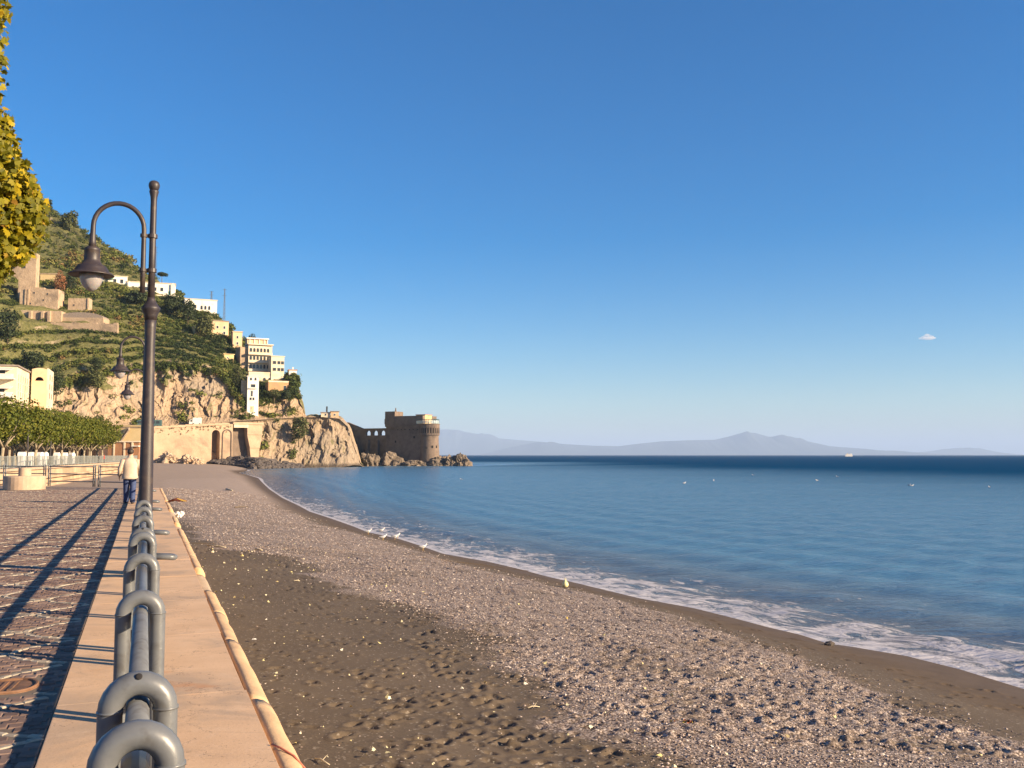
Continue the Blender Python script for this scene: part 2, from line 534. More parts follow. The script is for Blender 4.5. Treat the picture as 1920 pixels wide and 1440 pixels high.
# shingle: real pebbles lying in the gravel belt
def pebbles(n):
    Y = 13 * (125 / 13) ** (rng.random(n) ** 1.25)
    b1, b2 = line_x(B1, Y), line_x(B2, Y)
    x = b1 + rng.normal(-0.1, 0.45, n) + (b2 - b1 + 0.5) * rng.beta(1.0, 1.3, n)
    stray = rng.random(n) < 0.04
    xl = x_left(Y)
    x = np.where(stray, xl + 0.4 + (b1 - xl) * rng.random(n), x)
    keep = (x < 0.6 * Y + 2)
    x, Y, stray = x[keep], Y[keep], stray[keep]
    n = len(x)
    z = beach_z(x, Y) + (0.03 * np.sin(x * 0.9 + Y * 0.33) * np.sin(Y * 0.51 - x * 0.2) + 0.010 * np.sin(x * 2.3 + 1.1) * np.sin(Y * 1.7)) + np.where(stray, 0.0, 0.035)
    s = 0.009 + 0.026 * rng.random(n) ** 3.2
    s *= np.where(stray, 0.75, 1.0) * (0.8 + Y / 60)
    o = np.array([[1, 0, 0], [0, 1, 0], [-1, 0, 0], [0, -1, 0], [0, 0, 0.75], [0, 0, -0.6]])
    ang = rng.random(n) * 6.28
    c, sn = np.cos(ang), np.sin(ang)
    sx, sy, sz = s * (0.8 + 0.7 * rng.random(n)), s * (0.7 + 0.5 * rng.random(n)), s * (0.55 + 0.4 * rng.random(n))
    P = np.zeros((n, 6, 3))
    lx = o[None, :, 0] * sx[:, None]; ly = o[None, :, 1] * sy[:, None]
    P[:, :, 0] = x[:, None] + lx * c[:, None] - ly * sn[:, None]
    P[:, :, 1] = Y[:, None] + lx * sn[:, None] + ly * c[:, None]
    P[:, :, 2] = z[:, None] + o[None, :, 2] * sz[:, None] + sz[:, None] * 0.3
    tri = np.array([[0, 1, 4], [1, 2, 4], [2, 3, 4], [3, 0, 4], [1, 0, 5], [2, 1, 5], [3, 2, 5], [0, 3, 5]])
    T = (tri[None] + (np.arange(n) * 6)[:, None, None]).reshape(-1, 3)
    return P.reshape(-1, 3), T
def tri_mesh(name, verts, tris, mat, attrs=None, smooth=False):
    me = bpy.data.meshes.new(name)
    me.vertices.add(len(verts)); me.vertices.foreach_set('co', np.ascontiguousarray(verts, dtype=np.float32).ravel())
    n = len(tris)
    me.loops.add(n * 3); me.loops.foreach_set('vertex_index', np.ascontiguousarray(tris, dtype=np.int32).ravel())
    me.polygons.add(n)
    me.polygons.foreach_set('loop_start', np.arange(0, n * 3, 3, dtype=np.int32))
    me.polygons.foreach_set('loop_total', np.full(n, 3, dtype=np.int32))
    me.polygons.foreach_set('use_smooth', np.full(n, smooth))
    for k, a in (attrs or {}).items():
        at_ = me.attributes.new(k, 'FLOAT', 'POINT')
        at_.data.foreach_set('value', np.ascontiguousarray(a, dtype=np.float32).ravel())
    me.materials.append(mat)
    me.update(calc_edges=True)
    return me
def island_colours(name, stops, rough=0.8, noise_scale=None, translucent=0.0, attr_name=None):
    """colour picked per mesh island (or per object)"""
    m, nt, bs = principled(name)
    if attr_name:
        src = attr(nt, attr_name)
    else:
        g = nt.nodes.new('ShaderNodeNewGeometry')
        oi = nt.nodes.new('ShaderNodeObjectInfo')
        src = math_node(nt, 'FRACT', math_node(nt, 'ADD', g.outputs['Random Per Island'], oi.outputs['Random']))
    r = ramp(nt, stops)
    nt.links.new(src, r.inputs[0])
    out = r.outputs[0]
    if noise_scale:
        n = noise_node(nt, noise_scale, 4, 0.6, pos(nt))
        out = mix(nt, 0.6, out, mix(nt, n.outputs['Fac'], (0.5, 0.5, 0.5), (1.5, 1.5, 1.5)), 'MULTIPLY')
    nt.links.new(out, bs.inputs['Base Color'])
    bs.inputs['Roughness'].default_value = rough
    bs.inputs['Specular IOR Level'].default_value = 0.25
    if translucent:
        tr = nt.nodes.new('ShaderNodeBsdfTranslucent')
        nt.links.new(out, tr.inputs['Color'])
        mx = nt.nodes.new('ShaderNodeMixShader')
        mx.inputs[0].default_value = translucent
        nt.links.new(bs.outputs[0], mx.inputs[1]); nt.links.new(tr.outputs[0], mx.inputs[2])
        nt.links.new(mx.outputs[0], nt.nodes['Material Output'].inputs['Surface'])
    return m
M['pebble'] = island_colours('pebble_stone', [(0.0, (0.16, 0.118, 0.097)), (0.4, (0.27, 0.207, 0.17)), (0.75, (0.39, 0.312, 0.26)), (1.0, (0.62, 0.53, 0.455))], 0.75)
pv, pt = pebbles(52000)
shingle = put('shingle', tri_mesh('shingle', pv, pt, M['pebble']))
tag(shingle, 'pale pebbles and shells strewn in a broad belt along the beach', 'shingle', kind='stuff')

# ------------------------------------------------------------------ sea: one sheet fanning out from the shoreline to the horizon
def catmull(pts, step):
    out = []
    n = len(pts)
    for i in range(n - 1):
        p0, p1, p2, p3 = pts[max(0, i - 1)], pts[i], pts[i + 1], pts[min(n - 1, i + 2)]
        k = max(2, int((p2 - p1).length / step(p1)))
        for j in range(k):
            t = j / k
            out.append(0.5 * ((2 * p1) + (p2 - p0) * t + (2 * p0 - 5 * p1 + 4 * p2 - p3) * t * t + (3 * p1 - p0 - 3 * p2 + p3) * t ** 3))
    out.append(pts[-1])
    return out
coast = shore[:-1] + [Vector((-82, 428, 0)), Vector((-62, 480, 0)), Vector((-30, 494, 0)), Vector((-14, 505, 0)), Vector((-30, 560, 0)), Vector((-120, 640, 0)), Vector((-420, 700, 0))]
cpts = catmull(coast, lambda p: max(0.35, p.length / 120))
ca_x = [-40, 10, 22, 60, 130, 235, 300, 372, 430, 480, 494.0]
arr = np.array([[p.x, p.y] for p in cpts])
nT = len(arr)
# the direction in which the sheet runs out from each shore point, turning steadily
key_i, key_a = [], []
def near_i(v): return int(np.argmin(np.hypot(arr[:, 0] - v[0], arr[:, 1] - v[1])))
for v, a in [((46, -40), -25), ((32, -14), -8), ((12, 22), 14), ((-10, 68), 30), ((-61, 235), 44), ((-94, 345), 50), ((-82, 428), 55), ((-62, 480), 62), ((-14, 505), 76), ((-30, 560), 95), ((-120, 640), 125), ((-420, 700), 150)]:
    key_i.append(near_i(v)); key_a.append(a)
ang = np.radians(np.interp(np.arange(nT), key_i, key_a))
ds = np.concatenate([[-4, -2, -1, -0.5], np.arange(0, 14, 0.22), 14 * 1.045 ** np.arange(0, 100), 14 * 1.045 ** 99 * 1.25 ** np.arange(1, 22)])
S = np.zeros((nT, len(ds), 3))
S[:, :, 0] = arr[:, 0:1] + np.cos(ang)[:, None] * ds[None]
S[:, :, 1] = arr[:, 1:2] + np.sin(ang)[:, None] * ds[None]
dd = np.broadcast_to(ds[None], (nT, len(ds)))
# offshore distance measured square to the coast, so foam keeps its width where the fan leans
sx_, sy_ = S[:, :, 0], S[:, :, 1]
sinphi = np.zeros(nT)
tang = np.gradient(arr, axis=0); tang /= np.linalg.norm(tang, axis=1)[:, None]
sinphi = np.abs(tang[:, 0] * np.sin(ang) - tang[:, 1] * np.cos(ang))
lean = np.where(arr[:, 1] > 200, 0.75, 0.25)
off = dd * np.clip(sinphi, lean, 1)[:, None]
arc = np.concatenate([[0], np.cumsum(np.hypot(*np.diff(arr, axis=0).T))])
tt = np.broadcast_to(arc[:, None], off.shape)
w_amp = smoothstep(0.3, 5, off) * (1 - smoothstep(120, 500, off))
S[:, :, 2] = w_amp * (0.05 * np.sin(off * 1.25 + 0.5 * np.sin(tt * 0.16) + 0.8 * np.sin(tt * 0.05)) + 0.03 * np.sin(sx_ * 0.8 + sy_ * 1.9) + 0.02 * np.sin(sx_ * 2.1 - sy_ * 1.3))
# a low breaker folding over just off the beach
brk = np.exp(-((off - 3.6 - 1.2 * np.sin(tt * 0.07)) / 0.8) ** 2) * (0.5 + 0.5 * np.sin(tt * 0.11 + 1)) * (1 - 0.5 * smoothstep(90, 130, tt)) * (1 - smoothstep(170, 260, tt))
S[:, :, 2] += 0.22 * brk
si = np.arange(nT * len(ds)).reshape(nT, len(ds))
sq = np.stack([si[:-1, :-1], si[:-1, 1:], si[1:, 1:], si[1:, :-1]], axis=-1).reshape(-1, 4)
def sea_material():
    m, nt, bs = principled('sea_water')
    o = attr(nt, 'offshore'); t = attr(nt, 'alongshore')
    v = pos(nt)
    wn1 = noise_node(nt, 0.22, 6, 0.62, pos(nt, (0.45, 1.7, 1), R(-8)), 0.4)
    wn2 = noise_node(nt, 1.6, 5, 0.6, pos(nt, (0.55, 1.6, 1), R(6)), 0.3)
    wn3 = noise_node(nt, 0.02, 4, 0.5, pos(nt, (0.25, 2.2, 1), R(-5)))
    shade = smooth_range(nt, math_node(nt, 'ADD', o, math_node(nt, 'MULTIPLY', math_node(nt, 'SUBTRACT', wn1.outputs['Fac'], 0.5), 8)), 1.5, 16)
    deep = smooth_range(nt, o, 25, 260)
    c = mix(nt, shade, (0.10, 0.11, 0.13), (0.075, 0.19, 0.30))
    c = mix(nt, deep, c, (0.001, 0.050, 0.130))
    # foam: lace of broken bubbles, denser towards the beach and where the breaker folds
    uv = nt.nodes.new('ShaderNodeCombineXYZ')
    nt.links.new(math_node(nt, 'MULTIPLY', o, 1.0), uv.inputs[0]); nt.links.new(math_node(nt, 'MULTIPLY', t, 0.42), uv.inputs[1])
    f1 = noise_node(nt, 1.5, 8, 0.68, uv.outputs[0], 0.9)
    f2 = noise_node(nt, 0.28, 3, 0.5, uv.outputs[0], 0.3)
    near = smooth_range(nt, math_node(nt, 'ADD', o, math_node(nt, 'MULTIPLY', math_node(nt, 'SUBTRACT', f2.outputs['Fac'], 0.5), 8.0)), 6.5, 0.0)
    fade = smooth_range(nt, t, 235, 110)
    lace = math_node(nt, 'ADD', f1.outputs['Fac'], math_node(nt, 'MULTIPLY', math_node(nt, 'MULTIPLY', near, math_node(nt, 'ADD', 0.35, math_node(nt, 'MULTIPLY', fade, 0.65))), 0.235))
    foam = smooth_range(nt, lace, 0.61, 0.75)
    foam = math_node(nt, 'MULTIPLY', foam, smooth_range(nt, o, 14, 8))
    edge_w = math_node(nt, 'ADD', o, math_node(nt, 'MULTIPLY', math_node(nt, 'SUBTRACT', f1.outputs['Fac'], 0.5), 0.5))
    edge = smooth_range(nt, edge_w, 0.55, 0.2)
    b = attr(nt, 'breaker')
    crest = smooth_range(nt, math_node(nt, 'ADD', math_node(nt, 'MULTIPLY', b, 0.75), math_node(nt, 'MULTIPLY', f1.outputs['Fac'], 0.6)), 0.72, 0.9)
    allf = math_node(nt, 'MAXIMUM', math_node(nt, 'MAXIMUM', foam, edge), crest)
    allf = math_node(nt, 'MULTIPLY', allf, 0.85)
    c = mix(nt, allf, c, (0.56, 0.54, 0.56))
    nt.nodes.remove(bs)
    dif = nt.nodes.new('ShaderNodeBsdfDiffuse'); nt.links.new(c, dif.inputs['Color'])
    glo = nt.nodes.new('ShaderNodeBsdfGlossy')
    fr = nt.nodes.new('ShaderNodeFresnel'); fr.inputs['IOR'].default_value = 1.33
    h = math_node(nt, 'ADD', math_node(nt, 'MULTIPLY', wn1.outputs['Fac'], 1.0), math_node(nt, 'MULTIPLY', wn2.outputs['Fac'], 0.28))
    h = math_node(nt, 'ADD', h, math_node(nt, 'MULTIPLY', wn3.outputs['Fac'], 2.5))
    h = math_node(nt, 'ADD', h, math_node(nt, 'MULTIPLY', allf, 0.08))
    bn = nt.nodes.new('ShaderNodeBump'); bn.inputs['Strength'].default_value = 0.6; bn.inputs['Distance'].default_value = 1.0
    nt.links.new(h, bn.inputs['Height'])
    for n_ in (dif, glo, fr): nt.links.new(bn.outputs[0], n_.inputs['Normal'])
    # wind roughens the open water: many small facets, so less mirror towards the horizon
    calm = nt.nodes.new('ShaderNodeMapRange'); calm.interpolation_type = 'SMOOTHSTEP'
    calm.inputs['From Min'].default_value = 30; calm.inputs['From Max'].default_value = 230
    calm.inputs['To Min'].default_value = 1.0; calm.inputs['To Max'].default_value = 0.03
    nt.links.new(math_node(nt, 'ADD', o, math_node(nt, 'MULTIPLY', math_node(nt, 'SUBTRACT', wn3.outputs['Fac'], 0.5), 90)), calm.inputs['Value'])
    fac = math_node(nt, 'MULTIPLY', math_node(nt, 'MULTIPLY', fr.outputs[0], calm.outputs[0]), math_node(nt, 'SUBTRACT', 1.0, allf))
    glo.inputs['Roughness'].default_value = 0.18
    mx = nt.nodes.new('ShaderNodeMixShader')
    nt.links.new(fac, mx.inputs[0]); nt.links.new(dif.outputs[0], mx.inputs[1]); nt.links.new(glo.outputs[0], mx.inputs[2])
    nt.links.new(mx.outputs[0], nt.nodes['Material Output'].inputs['Surface'])
    return m
M['sea'] = sea_material()
sea = put('sea', grid_mesh('sea', S.reshape(-1, 3), sq, M['sea'], {'offshore': off, 'alongshore': tt, 'breaker': brk}))
tag(sea, kind='structure')
# sea bed under the shallows, so the sheet never floats over nothing

# ------------------------------------------------------------------ promenade, sea wall
M['concrete'] = surf('warm_weathered_concrete', (0.40, 0.285, 0.195), (0.49, 0.36, 0.255), 2.6, 0.85, (0.33, 0.245, 0.175), 0.8, 0.35, 0.006, 40)
M['coping'] = surf('ochre_coping_stone', (0.50, 0.325, 0.175), (0.60, 0.405, 0.225), 3, 0.85, (0.43, 0.29, 0.17), 1.3, 0.5, 0.01, 30)
M['wall_stone'] = surf('sea_wall_masonry', (0.36, 0.27, 0.18), (0.46, 0.35, 0.24), 1.2, 0.9, (0.25, 0.19, 0.13), 0.3, 0.5, 0.03, 8)
M['rust'] = surf('rusty_iron', (0.15, 0.075, 0.04), (0.23, 0.12, 0.065), 12, 0.75, (0.10, 0.06, 0.04), 5, 0.3, 0.003, 80)
def paving_material():
    m, nt, bs = principled('brown_setts_far')
    v = pos(nt, (1, 1, 1), -A_ANG)
    vor = nt.nodes.new('ShaderNodeTexVoronoi'); vor.inputs['Scale'].default_value = 10.5; vor.inputs['Randomness'].default_value = 0.5
    nt.links.new(v, vor.inputs['Vector'])
    w = nt.nodes.new('ShaderNodeTexWhiteNoise'); nt.links.new(vor.outputs['Position'], w.inputs['Vector'])
    cr = ramp(nt, [(0.0, (0.16, 0.11, 0.082)), (0.6, (0.22, 0.155, 0.115)), (0.93, (0.28, 0.2, 0.15)), (0.95, (0.5, 0.42, 0.31))])
    nt.links.new(w.outputs['Value'], cr.inputs[0])
    n = noise_node(nt, 0.8, 4, 0.6, v)
    c = mix(nt, smooth_range(nt, vor.outputs['Distance'], 0.45, 0.75), cr.outputs[0], (0.15, 0.105, 0.072))
    c = mix(nt, smooth_range(nt, n.outputs['Fac'], 0.45, 0.75), c, (0.28, 0.195, 0.135))
    nt.links.new(c, bs.inputs['Base Color'])
    bs.inputs['Roughness'].default_value = 0.8
    bump(nt, bs, math_node(nt, 'SUBTRACT', 1.0, vor.outputs['Distance']), 0.5, 0.02)
    return m
M['paving'] = paving_material()
M['mortar'] = surf('dusty_joint_sand', (0.13, 0.10, 0.075), (0.18, 0.14, 0.105), 9, 0.95)
M['sett'] = island_colours('brown_sett', [(0.0, (0.125, 0.082, 0.066)), (0.5, (0.175, 0.118, 0.095)), (1.0, (0.24, 0.168, 0.135))], 0.72, 30)
M['sett_white'] = island_colours('white_sett', [(0.0, (0.28, 0.235, 0.18)), (1.0, (0.42, 0.36, 0.28))], 0.7, 30)

PROM_END = 47.6
def ground_poly(name, pts, z, mat):
    mb = MB()
    mb.add([(p[0], p[1], z) for p in pts], [tuple(range(len(pts)))])
    return tag(put(name, mb.mesh(name, mat)), kind='structure')
# end of the promenade follows the barrier line
corner = prom(47.9, -0.2)
cl = at(107, 911, 47.3); bar_dir = Vector((-2.75, 1.35, 0)).normalized()
far_l = corner + bar_dir * 60
pv_ = [prom(-40, 0.47), prom(48.2, 0.47), far_l + Vector((0, 0.4, 0)), prom(60, 62), prom(-40, 62)]
promenade = ground_poly('promenade', pv_, PZ - 0.016, M['paving'])

# setts: small brown cubes, and white ones set in rows of hanging arcs
SZ = 0.088
ARC_P, ARC_DEPTH = 1.0, 0.47
in_drain = lambda d, L: 0.60 < L < 1.5 and 6.97 < d < 7.50
whites = []
for c_i in range(15):                                   # columns of scales, their rounded heads pointing inland
    base_L = 0.45 + c_i * ARC_DEPTH
    dD = 2.9 + 0.5 * ARC_P * (c_i % 2)
    D = max(3.0, (base_L - 1.0) / 0.141)
    while D < 46.5:
        s = 2 * (((D - dD) / ARC_P) % 1.0) - 1
        L = base_L + ARC_DEPTH * (1 - s * s)
        sl = -ARC_DEPTH * 4 * s / ARC_P
        if abs(s) < 0.97 and L > 0.51 and not in_drain(D, L):
            whites.append((D, L, math.atan(sl), True))
        D += 0.076 / math.sqrt(1 + sl * sl)
wgrid = {}
for w in whites:
    wgrid.setdefault((int(w[0] / 0.1), int(w[1] / 0.1)), []).append(w)
def near_white(d, L):
    a, b = int(d / 0.1), int(L / 0.1)
    for i in (a - 1, a, a + 1):
        for j in (b - 1, b, b + 1):
            for w in wgrid.get((i, j), ()):
                if (w[0] - d) ** 2 + (w[1] - L) ** 2 < 0.062 ** 2: return True
    return False
cob = list(whites)
for k in range(int((46.5 - 3.2) / SZ)):
    Dk = 3.3 + k * SZ
    L = 0.475 + SZ / 2 * (1 + (k % 2) * 0.9)
    while L < 0.141 * Dk + 0.75:
        d, l = Dk + random.uniform(-0.008, 0.008), L + random.uniform(-0.008, 0.008)
        if not in_drain(d, l) and not near_white(d, l):
            cob.append((d, l, random.uniform(-0.12, 0.12), False))
        L += SZ
def sett_mesh(name, mat, seed):
    r_ = random.Random(seed)
    mb = MB()
    h = SZ / 2 - 0.0025
    hx, hy = (h, h) if seed < 10 else (0.038, 0.024)
    j = lambda: r_.uniform(-0.004, 0.004)
    mb.bevel_box(-hx + j(), hx + j(), -hy + j(), hy + j(), -0.04, 0.003 + r_.uniform(-0.001, 0.002), 0.007)
    return mb.mesh(name, mat)
sett_b = [sett_mesh('sett', M['sett'], s) for s in range(6)]
sett_w = [sett_mesh('sett', M['sett_white'], s + 10) for s in range(4)]
bed = MB(); bed.add([tuple(prom(2.5, 0.47, -0.004)), tuple(prom(46.8, 0.47, -0.004)), tuple(prom(46.8, 7.6, -0.004)), tuple(prom(2.5, 1.6, -0.004))], [(0, 1, 2, 3)])
b_ = put('joint_bed', bed.mesh('joint_bed', M['mortar']), promenade)
def seen(d, L):
    x, y = project(prom(d, L))
    return -10 < x < 400 and y < 1450
vis = [c for c in cob if seen(c[0], c[1])]
vis.sort(key=lambda c: c[0])
single = set(id(c) for c in vis[:300])
rest_b, rest_w = MB(), MB()
for c in cob:
    d, L, rot, white = c
    p = prom(d, L, random.uniform(-0.003, 0.003))
    rz = A_ANG + rot + random.uniform(-0.06, 0.06)
    me = random.choice(sett_w if white else sett_b)
    if id(c) in single:
        o = put('sett', me, promenade)
        o.location = p
        o.rotation_euler = (random.uniform(-0.03, 0.03), random.uniform(-0.03, 0.03), rz)
    else:
        cs, sn = math.cos(rz), math.sin(rz)
        vs = [(p.x + q.co.x * cs - q.co.y * sn, p.y + q.co.x * sn + q.co.y * cs, p.z + q.co.z) for q in me.vertices]
        (rest_w if white else rest_b).add(vs, [tuple(f.vertices) for f in me.polygons])
tag(put('brown_setts', rest_b.mesh('brown_setts', M['sett']), promenade), kind='stuff')
tag(put('white_setts', rest_w.mesh('white_setts', M['sett_white']), promenade), kind='stuff')

# drain cover let into the setts
dc = thing('drain_cover', 'rusty brown slotted drain cover with a rounded end set among the setts', 'drain cover', prom(7.24, 1.05, 0.0), L_ANG)
mb = MB()
out = [(-0.30, -0.2)] + [(-0.30 - 0.13 * math.sin(a), -0.2 * math.cos(a)) for a in np.linspace(0.2, math.pi - 0.2, 9)] + [(-0.30, 0.2), (0.42, 0.2), (0.42, -0.2)]
n_ = len(out)
mb.add([(x, y, -0.03) for x, y in out] + [(x, y, 0.002) for x, y in out], [tuple(range(n_ - 1, -1, -1)), tuple(n_ + i for i in range(n_))] + [(i, (i + 1) % n_, n_ + (i + 1) % n_, n_ + i) for i in range(n_)])
part(mb, 'plate', M['rust'], dc)
for i in range(12):
    x = -0.30 + i * 0.062
    mb = MB(); mb.box8([(x, -0.13, 0.002), (x + 0.022, -0.13, 0.002), (x + 0.05, 0.13, 0.002), (x + 0.028, 0.13, 0.002), (x, -0.13, 0.011), (x + 0.022, -0.13, 0.011), (x + 0.05, 0.13, 0.011), (x + 0.028, 0.13, 0.011)])
    part(mb, 'rib', M['rust'], dc)
mb = MB()
mb.tube([(x * 0.97, y * 0.95, 0.004) for x, y in out] + [(out[0][0] * 0.97, out[0][1] * 0.95, 0.004)], 0.012, 6)
part(mb, 'rim', M['rust'], dc)

# the sea wall with its slabs and its coping
wall = thing('sea_wall', 'long sea wall with warm concrete slabs on top beside the beach', 'wall', prom(0, 0, -3.4))
def pfr(x, y, z): return prom(x, -y, z)          # x along, y seaward
mb = MB(); mb.fbox(pfr, -30, 47.9, -0.455, 0.70, -3.4, -0.14)
part(mb, 'wall_body', M['wall_stone'], wall, world=True)
def concrete_slab_material():
    m = surf('warm_cast_concrete', (0.56, 0.365, 0.215), (0.66, 0.44, 0.265), 1.9, 0.82, (0.44, 0.31, 0.205), 1.1, 0.3, 0.005, 45)
    nt = m.node_tree; bs = nt.nodes['Principled BSDF']
    old = bs.inputs['Base Color'].links[0].from_socket
    st = noise_node(nt, 2.2, 5, 0.7, pos(nt, (0.5, 2.8, 1), -A_ANG), 0.5)     # drawn-out trowel streaks and damp marks
    c = mix(nt, math_node(nt, 'MULTIPLY', smooth_range(nt, st.outputs['Fac'], 0.52, 0.75), 0.6), old, (0.38, 0.265, 0.175))
    rs = noise_node(nt, 0.55, 4, 0.6, pos(nt, (1, 1, 1)), 0.8)
    c = mix(nt, math_node(nt, 'MULTIPLY', smooth_range(nt, rs.outputs['Fac'], 0.63, 0.72), 0.75), c, (0.50, 0.23, 0.09))  # rust wash
    pit = noise_node(nt, 55, 3, 0.6, pos(nt)); blot = noise_node(nt, 4.5, 6, 0.7, pos(nt), 0.4)
    c = mix(nt, math_node(nt, 'MULTIPLY', smooth_range(nt, pit.outputs['Fac'], 0.62, 0.70), 0.55), c, (0.24, 0.165, 0.11))
    c = mix(nt, math_node(nt, 'MULTIPLY', smooth_range(nt, blot.outputs['Fac'], 0.5, 0.72), 0.45), c, (0.66, 0.47, 0.31))
    cr2 = nt.nodes.new('ShaderNodeTexVoronoi'); cr2.feature = 'DISTANCE_TO_EDGE'; cr2.inputs['Scale'].default_value = 0.9
    dv = nt.nodes.new('ShaderNodeVectorMath'); dv.operation = 'ADD'
    nt.links.new(pos(nt), dv.inputs[0]); nt.links.new(noise_node(nt, 3.0, 5, 0.7, pos(nt)).outputs['Color'], dv.inputs[1]); nt.links.new(dv.outputs[0], cr2.inputs['Vector'])
    crk = math_node(nt, 'MULTIPLY', smooth_range(nt, cr2.outputs['Distance'], 0.007, 0.0), smooth_range(nt, blot.outputs['Fac'], 0.42, 0.5))
    c = mix(nt, math_node(nt, 'MULTIPLY', crk, 0.8), c, (0.15, 0.10, 0.07))        # hair cracks
    nt.links.new(c, bs.inputs['Base Color'])
    return m
M['slab'] = concrete_slab_material()
d = -6.02
ends = []
lens = [2.12, 2.05, 2.2, 2.08]
i = 0
while d < 47.4:
    ln = lens[i % 4]
    mb = MB()
    h = random.uniform(-0.003, 0.003)
    b = 0.0015
    x0, x1, y0, y1, z0, z1 = d, min(d + ln - 0.009, 47.85), -0.465, 0.655 + random.uniform(-0.012, 0.012), -0.14, h
    lo = [(x0, y0, z0), (x1, y0, z0), (x1, y1, z0), (x0, y1, z0)]
    mi = [(x0, y0, z1 - b), (x1, y0, z1 - b), (x1, y1, z1 - b), (x0, y1, z1 - b)]
    hi = [(x0 + b, y0 + b, z1), (x1 - b, y0 + b, z1), (x1 - b, y1 - b, z1), (x0 + b, y1 - b, z1)]
    fs = [(8, 9, 10, 11)]
    for q in range(4):
        r_ = (q + 1) % 4
        fs += [(q, r_, 4 + r_, 4 + q), (4 + q, 4 + r_, 8 + r_, 8 + q)]
    mb.add([pfr(*p) for p in lo + mi + hi], [f[::-1] for f in fs])
    part(mb, 'slab', M['slab'], wall, world=True)
    d += ln; i += 1
d = -6.0
while d < 47.3:
    ln = random.uniform(1.5, 2.6)
    broken = random.random() < 0.2 and d > 9
    n_x = 14
    dy = random.uniform(-0.006, 0.006)
    prof = [(0.668, -0.30), (0.668, -0.016), (0.70, -0.010), (0.745, -0.022), (0.785, -0.055), (0.81, -0.11), (0.815, -0.30)]
    vs, fs = [], []
    for q in range(n_x + 1):
        x = d + 0.002 + (ln - 0.005) * q / n_x
        for (y, z) in prof:
            jy = 0.013 * mnoise.noise(Vector((x * 1.6, y * 5, 3.0)))
            jz = 0.010 * mnoise.noise(Vector((x * 1.9, y * 9, 7.0)))
            drop = 0.09 if broken else 0.0
            yy = y + (dy + jy) * (1 if y > 0.68 else 0.2)
            if broken and y > 0.72: yy += 0.03
            vs.append(pfr(x, yy, z - drop + jz * (1 if z > -0.2 else 0)))
    m_ = len(prof)
    for q in range(n_x):
        for k in range(m_ - 1):
            fs.append((q * m_ + k, q * m_ + k + 1, (q + 1) * m_ + k + 1, (q + 1) * m_ + k))
    fs.append(tuple(range(m_ - 1, -1, -1))); fs.append(tuple(n_x * m_ + k for k in range(m_)))
    mb = MB(); mb.add(vs, fs)
    part(mb, 'coping_stone', M['wall_stone'] if broken else M['coping'], wall, world=True, smooth=True)
    d += ln

# ------------------------------------------------------------------ tubular railing on the wall
H_TOP, TR = 0.965, 0.0315
UW = 0.068
def u_post(r=TR, w=UW, h=H_TOP, n=12):
    """an inverted U of pipe standing across the rail line (local y)"""
    path = [(0, -w, 0), (0, -w, 0.35), (0, -w, h - r - w)]
    for k in range(1, 12):
        a = math.pi * k / 12
        path.append((0, -w * math.cos(a), h - r - w + w * math.sin(a)))
    path += [(0, w, h - r - w), (0, w, 0.35), (0, w, 0)]
    mb = MB(); mb.tube(path, r, n)
    return mb
weld = MB()
for s in (1,):
    weld.tube([(0, s * UW, H_TOP - TR - UW - 0.003), (0, s * UW, H_TOP - TR - UW + 0.003)], TR + 0.0025, 12)
railing = thing('beach_railing', 'grey tubular railing of pipe loops and three rails along the sea wall', 'railing', prom(0, 0), A_ANG)
BAY, GAP = 1.63, 0.50
posts = []
d = 2.75 - 2 * (3 * BAY + GAP)
while d < 47.5:
    for k in range(4):
        posts.append(d + k * BAY)
    d += 3 * BAY + GAP
post_me = u_post().mesh('post', M['steel'], True)
weld_me = weld.mesh('weld_ring', M['steel'], True)
cap = MB(); cap.lathe([(0.0001, 0.0), (0.009, 0.0), (0.009, 0.0025), (0.004, 0.003)], 10)
hole_me = cap.mesh('bolt_hole', M['dark'], True)
for k, pd in enumerate(posts):
    if pd > 47.6: continue
    o = put('post', post_me, railing); o.location = (pd, 0, 0)
    o.rotation_euler = (0, 0, random.uniform(-0.02, 0.02))
    for s in (0, -2 * UW):
        w_ = put('weld_ring', weld_me, o); w_.location = (0, s, 0)
    if k % 4 == 0:
        h_ = put('bolt_hole', hole_me, o); h_.location = (-TR * math.sin(R(48)) * 0.975, 0.0, H_TOP - TR + TR * math.cos(R(48)) * 0.975); h_.rotation_euler = (0, R(-48), 0)
# rails, one run for each panel, each panel set a little off the line of the last
d = 2.75 - 2 * (3 * BAY + GAP)
pi_ = 0
while d < 47:
    x0, x1 = d - GAP / 2 + 0.004, min(d + 3 * BAY + GAP / 2 - 0.004, 47.6)
    joff = random.uniform(-0.006, 0.006)
    for nm, z in (('top_rail', 0.86), ('middle_rail', 0.52), ('lower_rail', 0.24)):
        mb = MB(); mb.tube([(x0, joff, z), ((x0 + x1) / 2, joff * 0.5, z), (x1, -joff, z)], 0.030, 12)
        part(mb, nm, M['steel'], railing, smooth=True)
    d += 3 * BAY + GAP; pi_ += 1
# low horizontal pipe loops reaching out over the coping at some of the panel joints
loop = MB()
path = [(-0.06, -0.02, 0.28), (-0.06, -0.24, 0.27)]
for k in range(1, 8):
    a = math.pi * k / 8
    path.append((-0.06 * math.cos(a), -0.24 - 0.07 * math.sin(a), 0.27 - 0.01 * math.sin(a)))
path += [(0.06, -0.24, 0.27), (0.06, -0.02, 0.28)]
loop.tube(path, 0.036, 10)
loop_me = loop.mesh('side_loop', M['steel'], True)
for pd in (12.8, 16.8, 24.0, 28.0, 36.5):
    o = put('side_loop', loop_me, railing); o.location = (pd, -UW, 0)

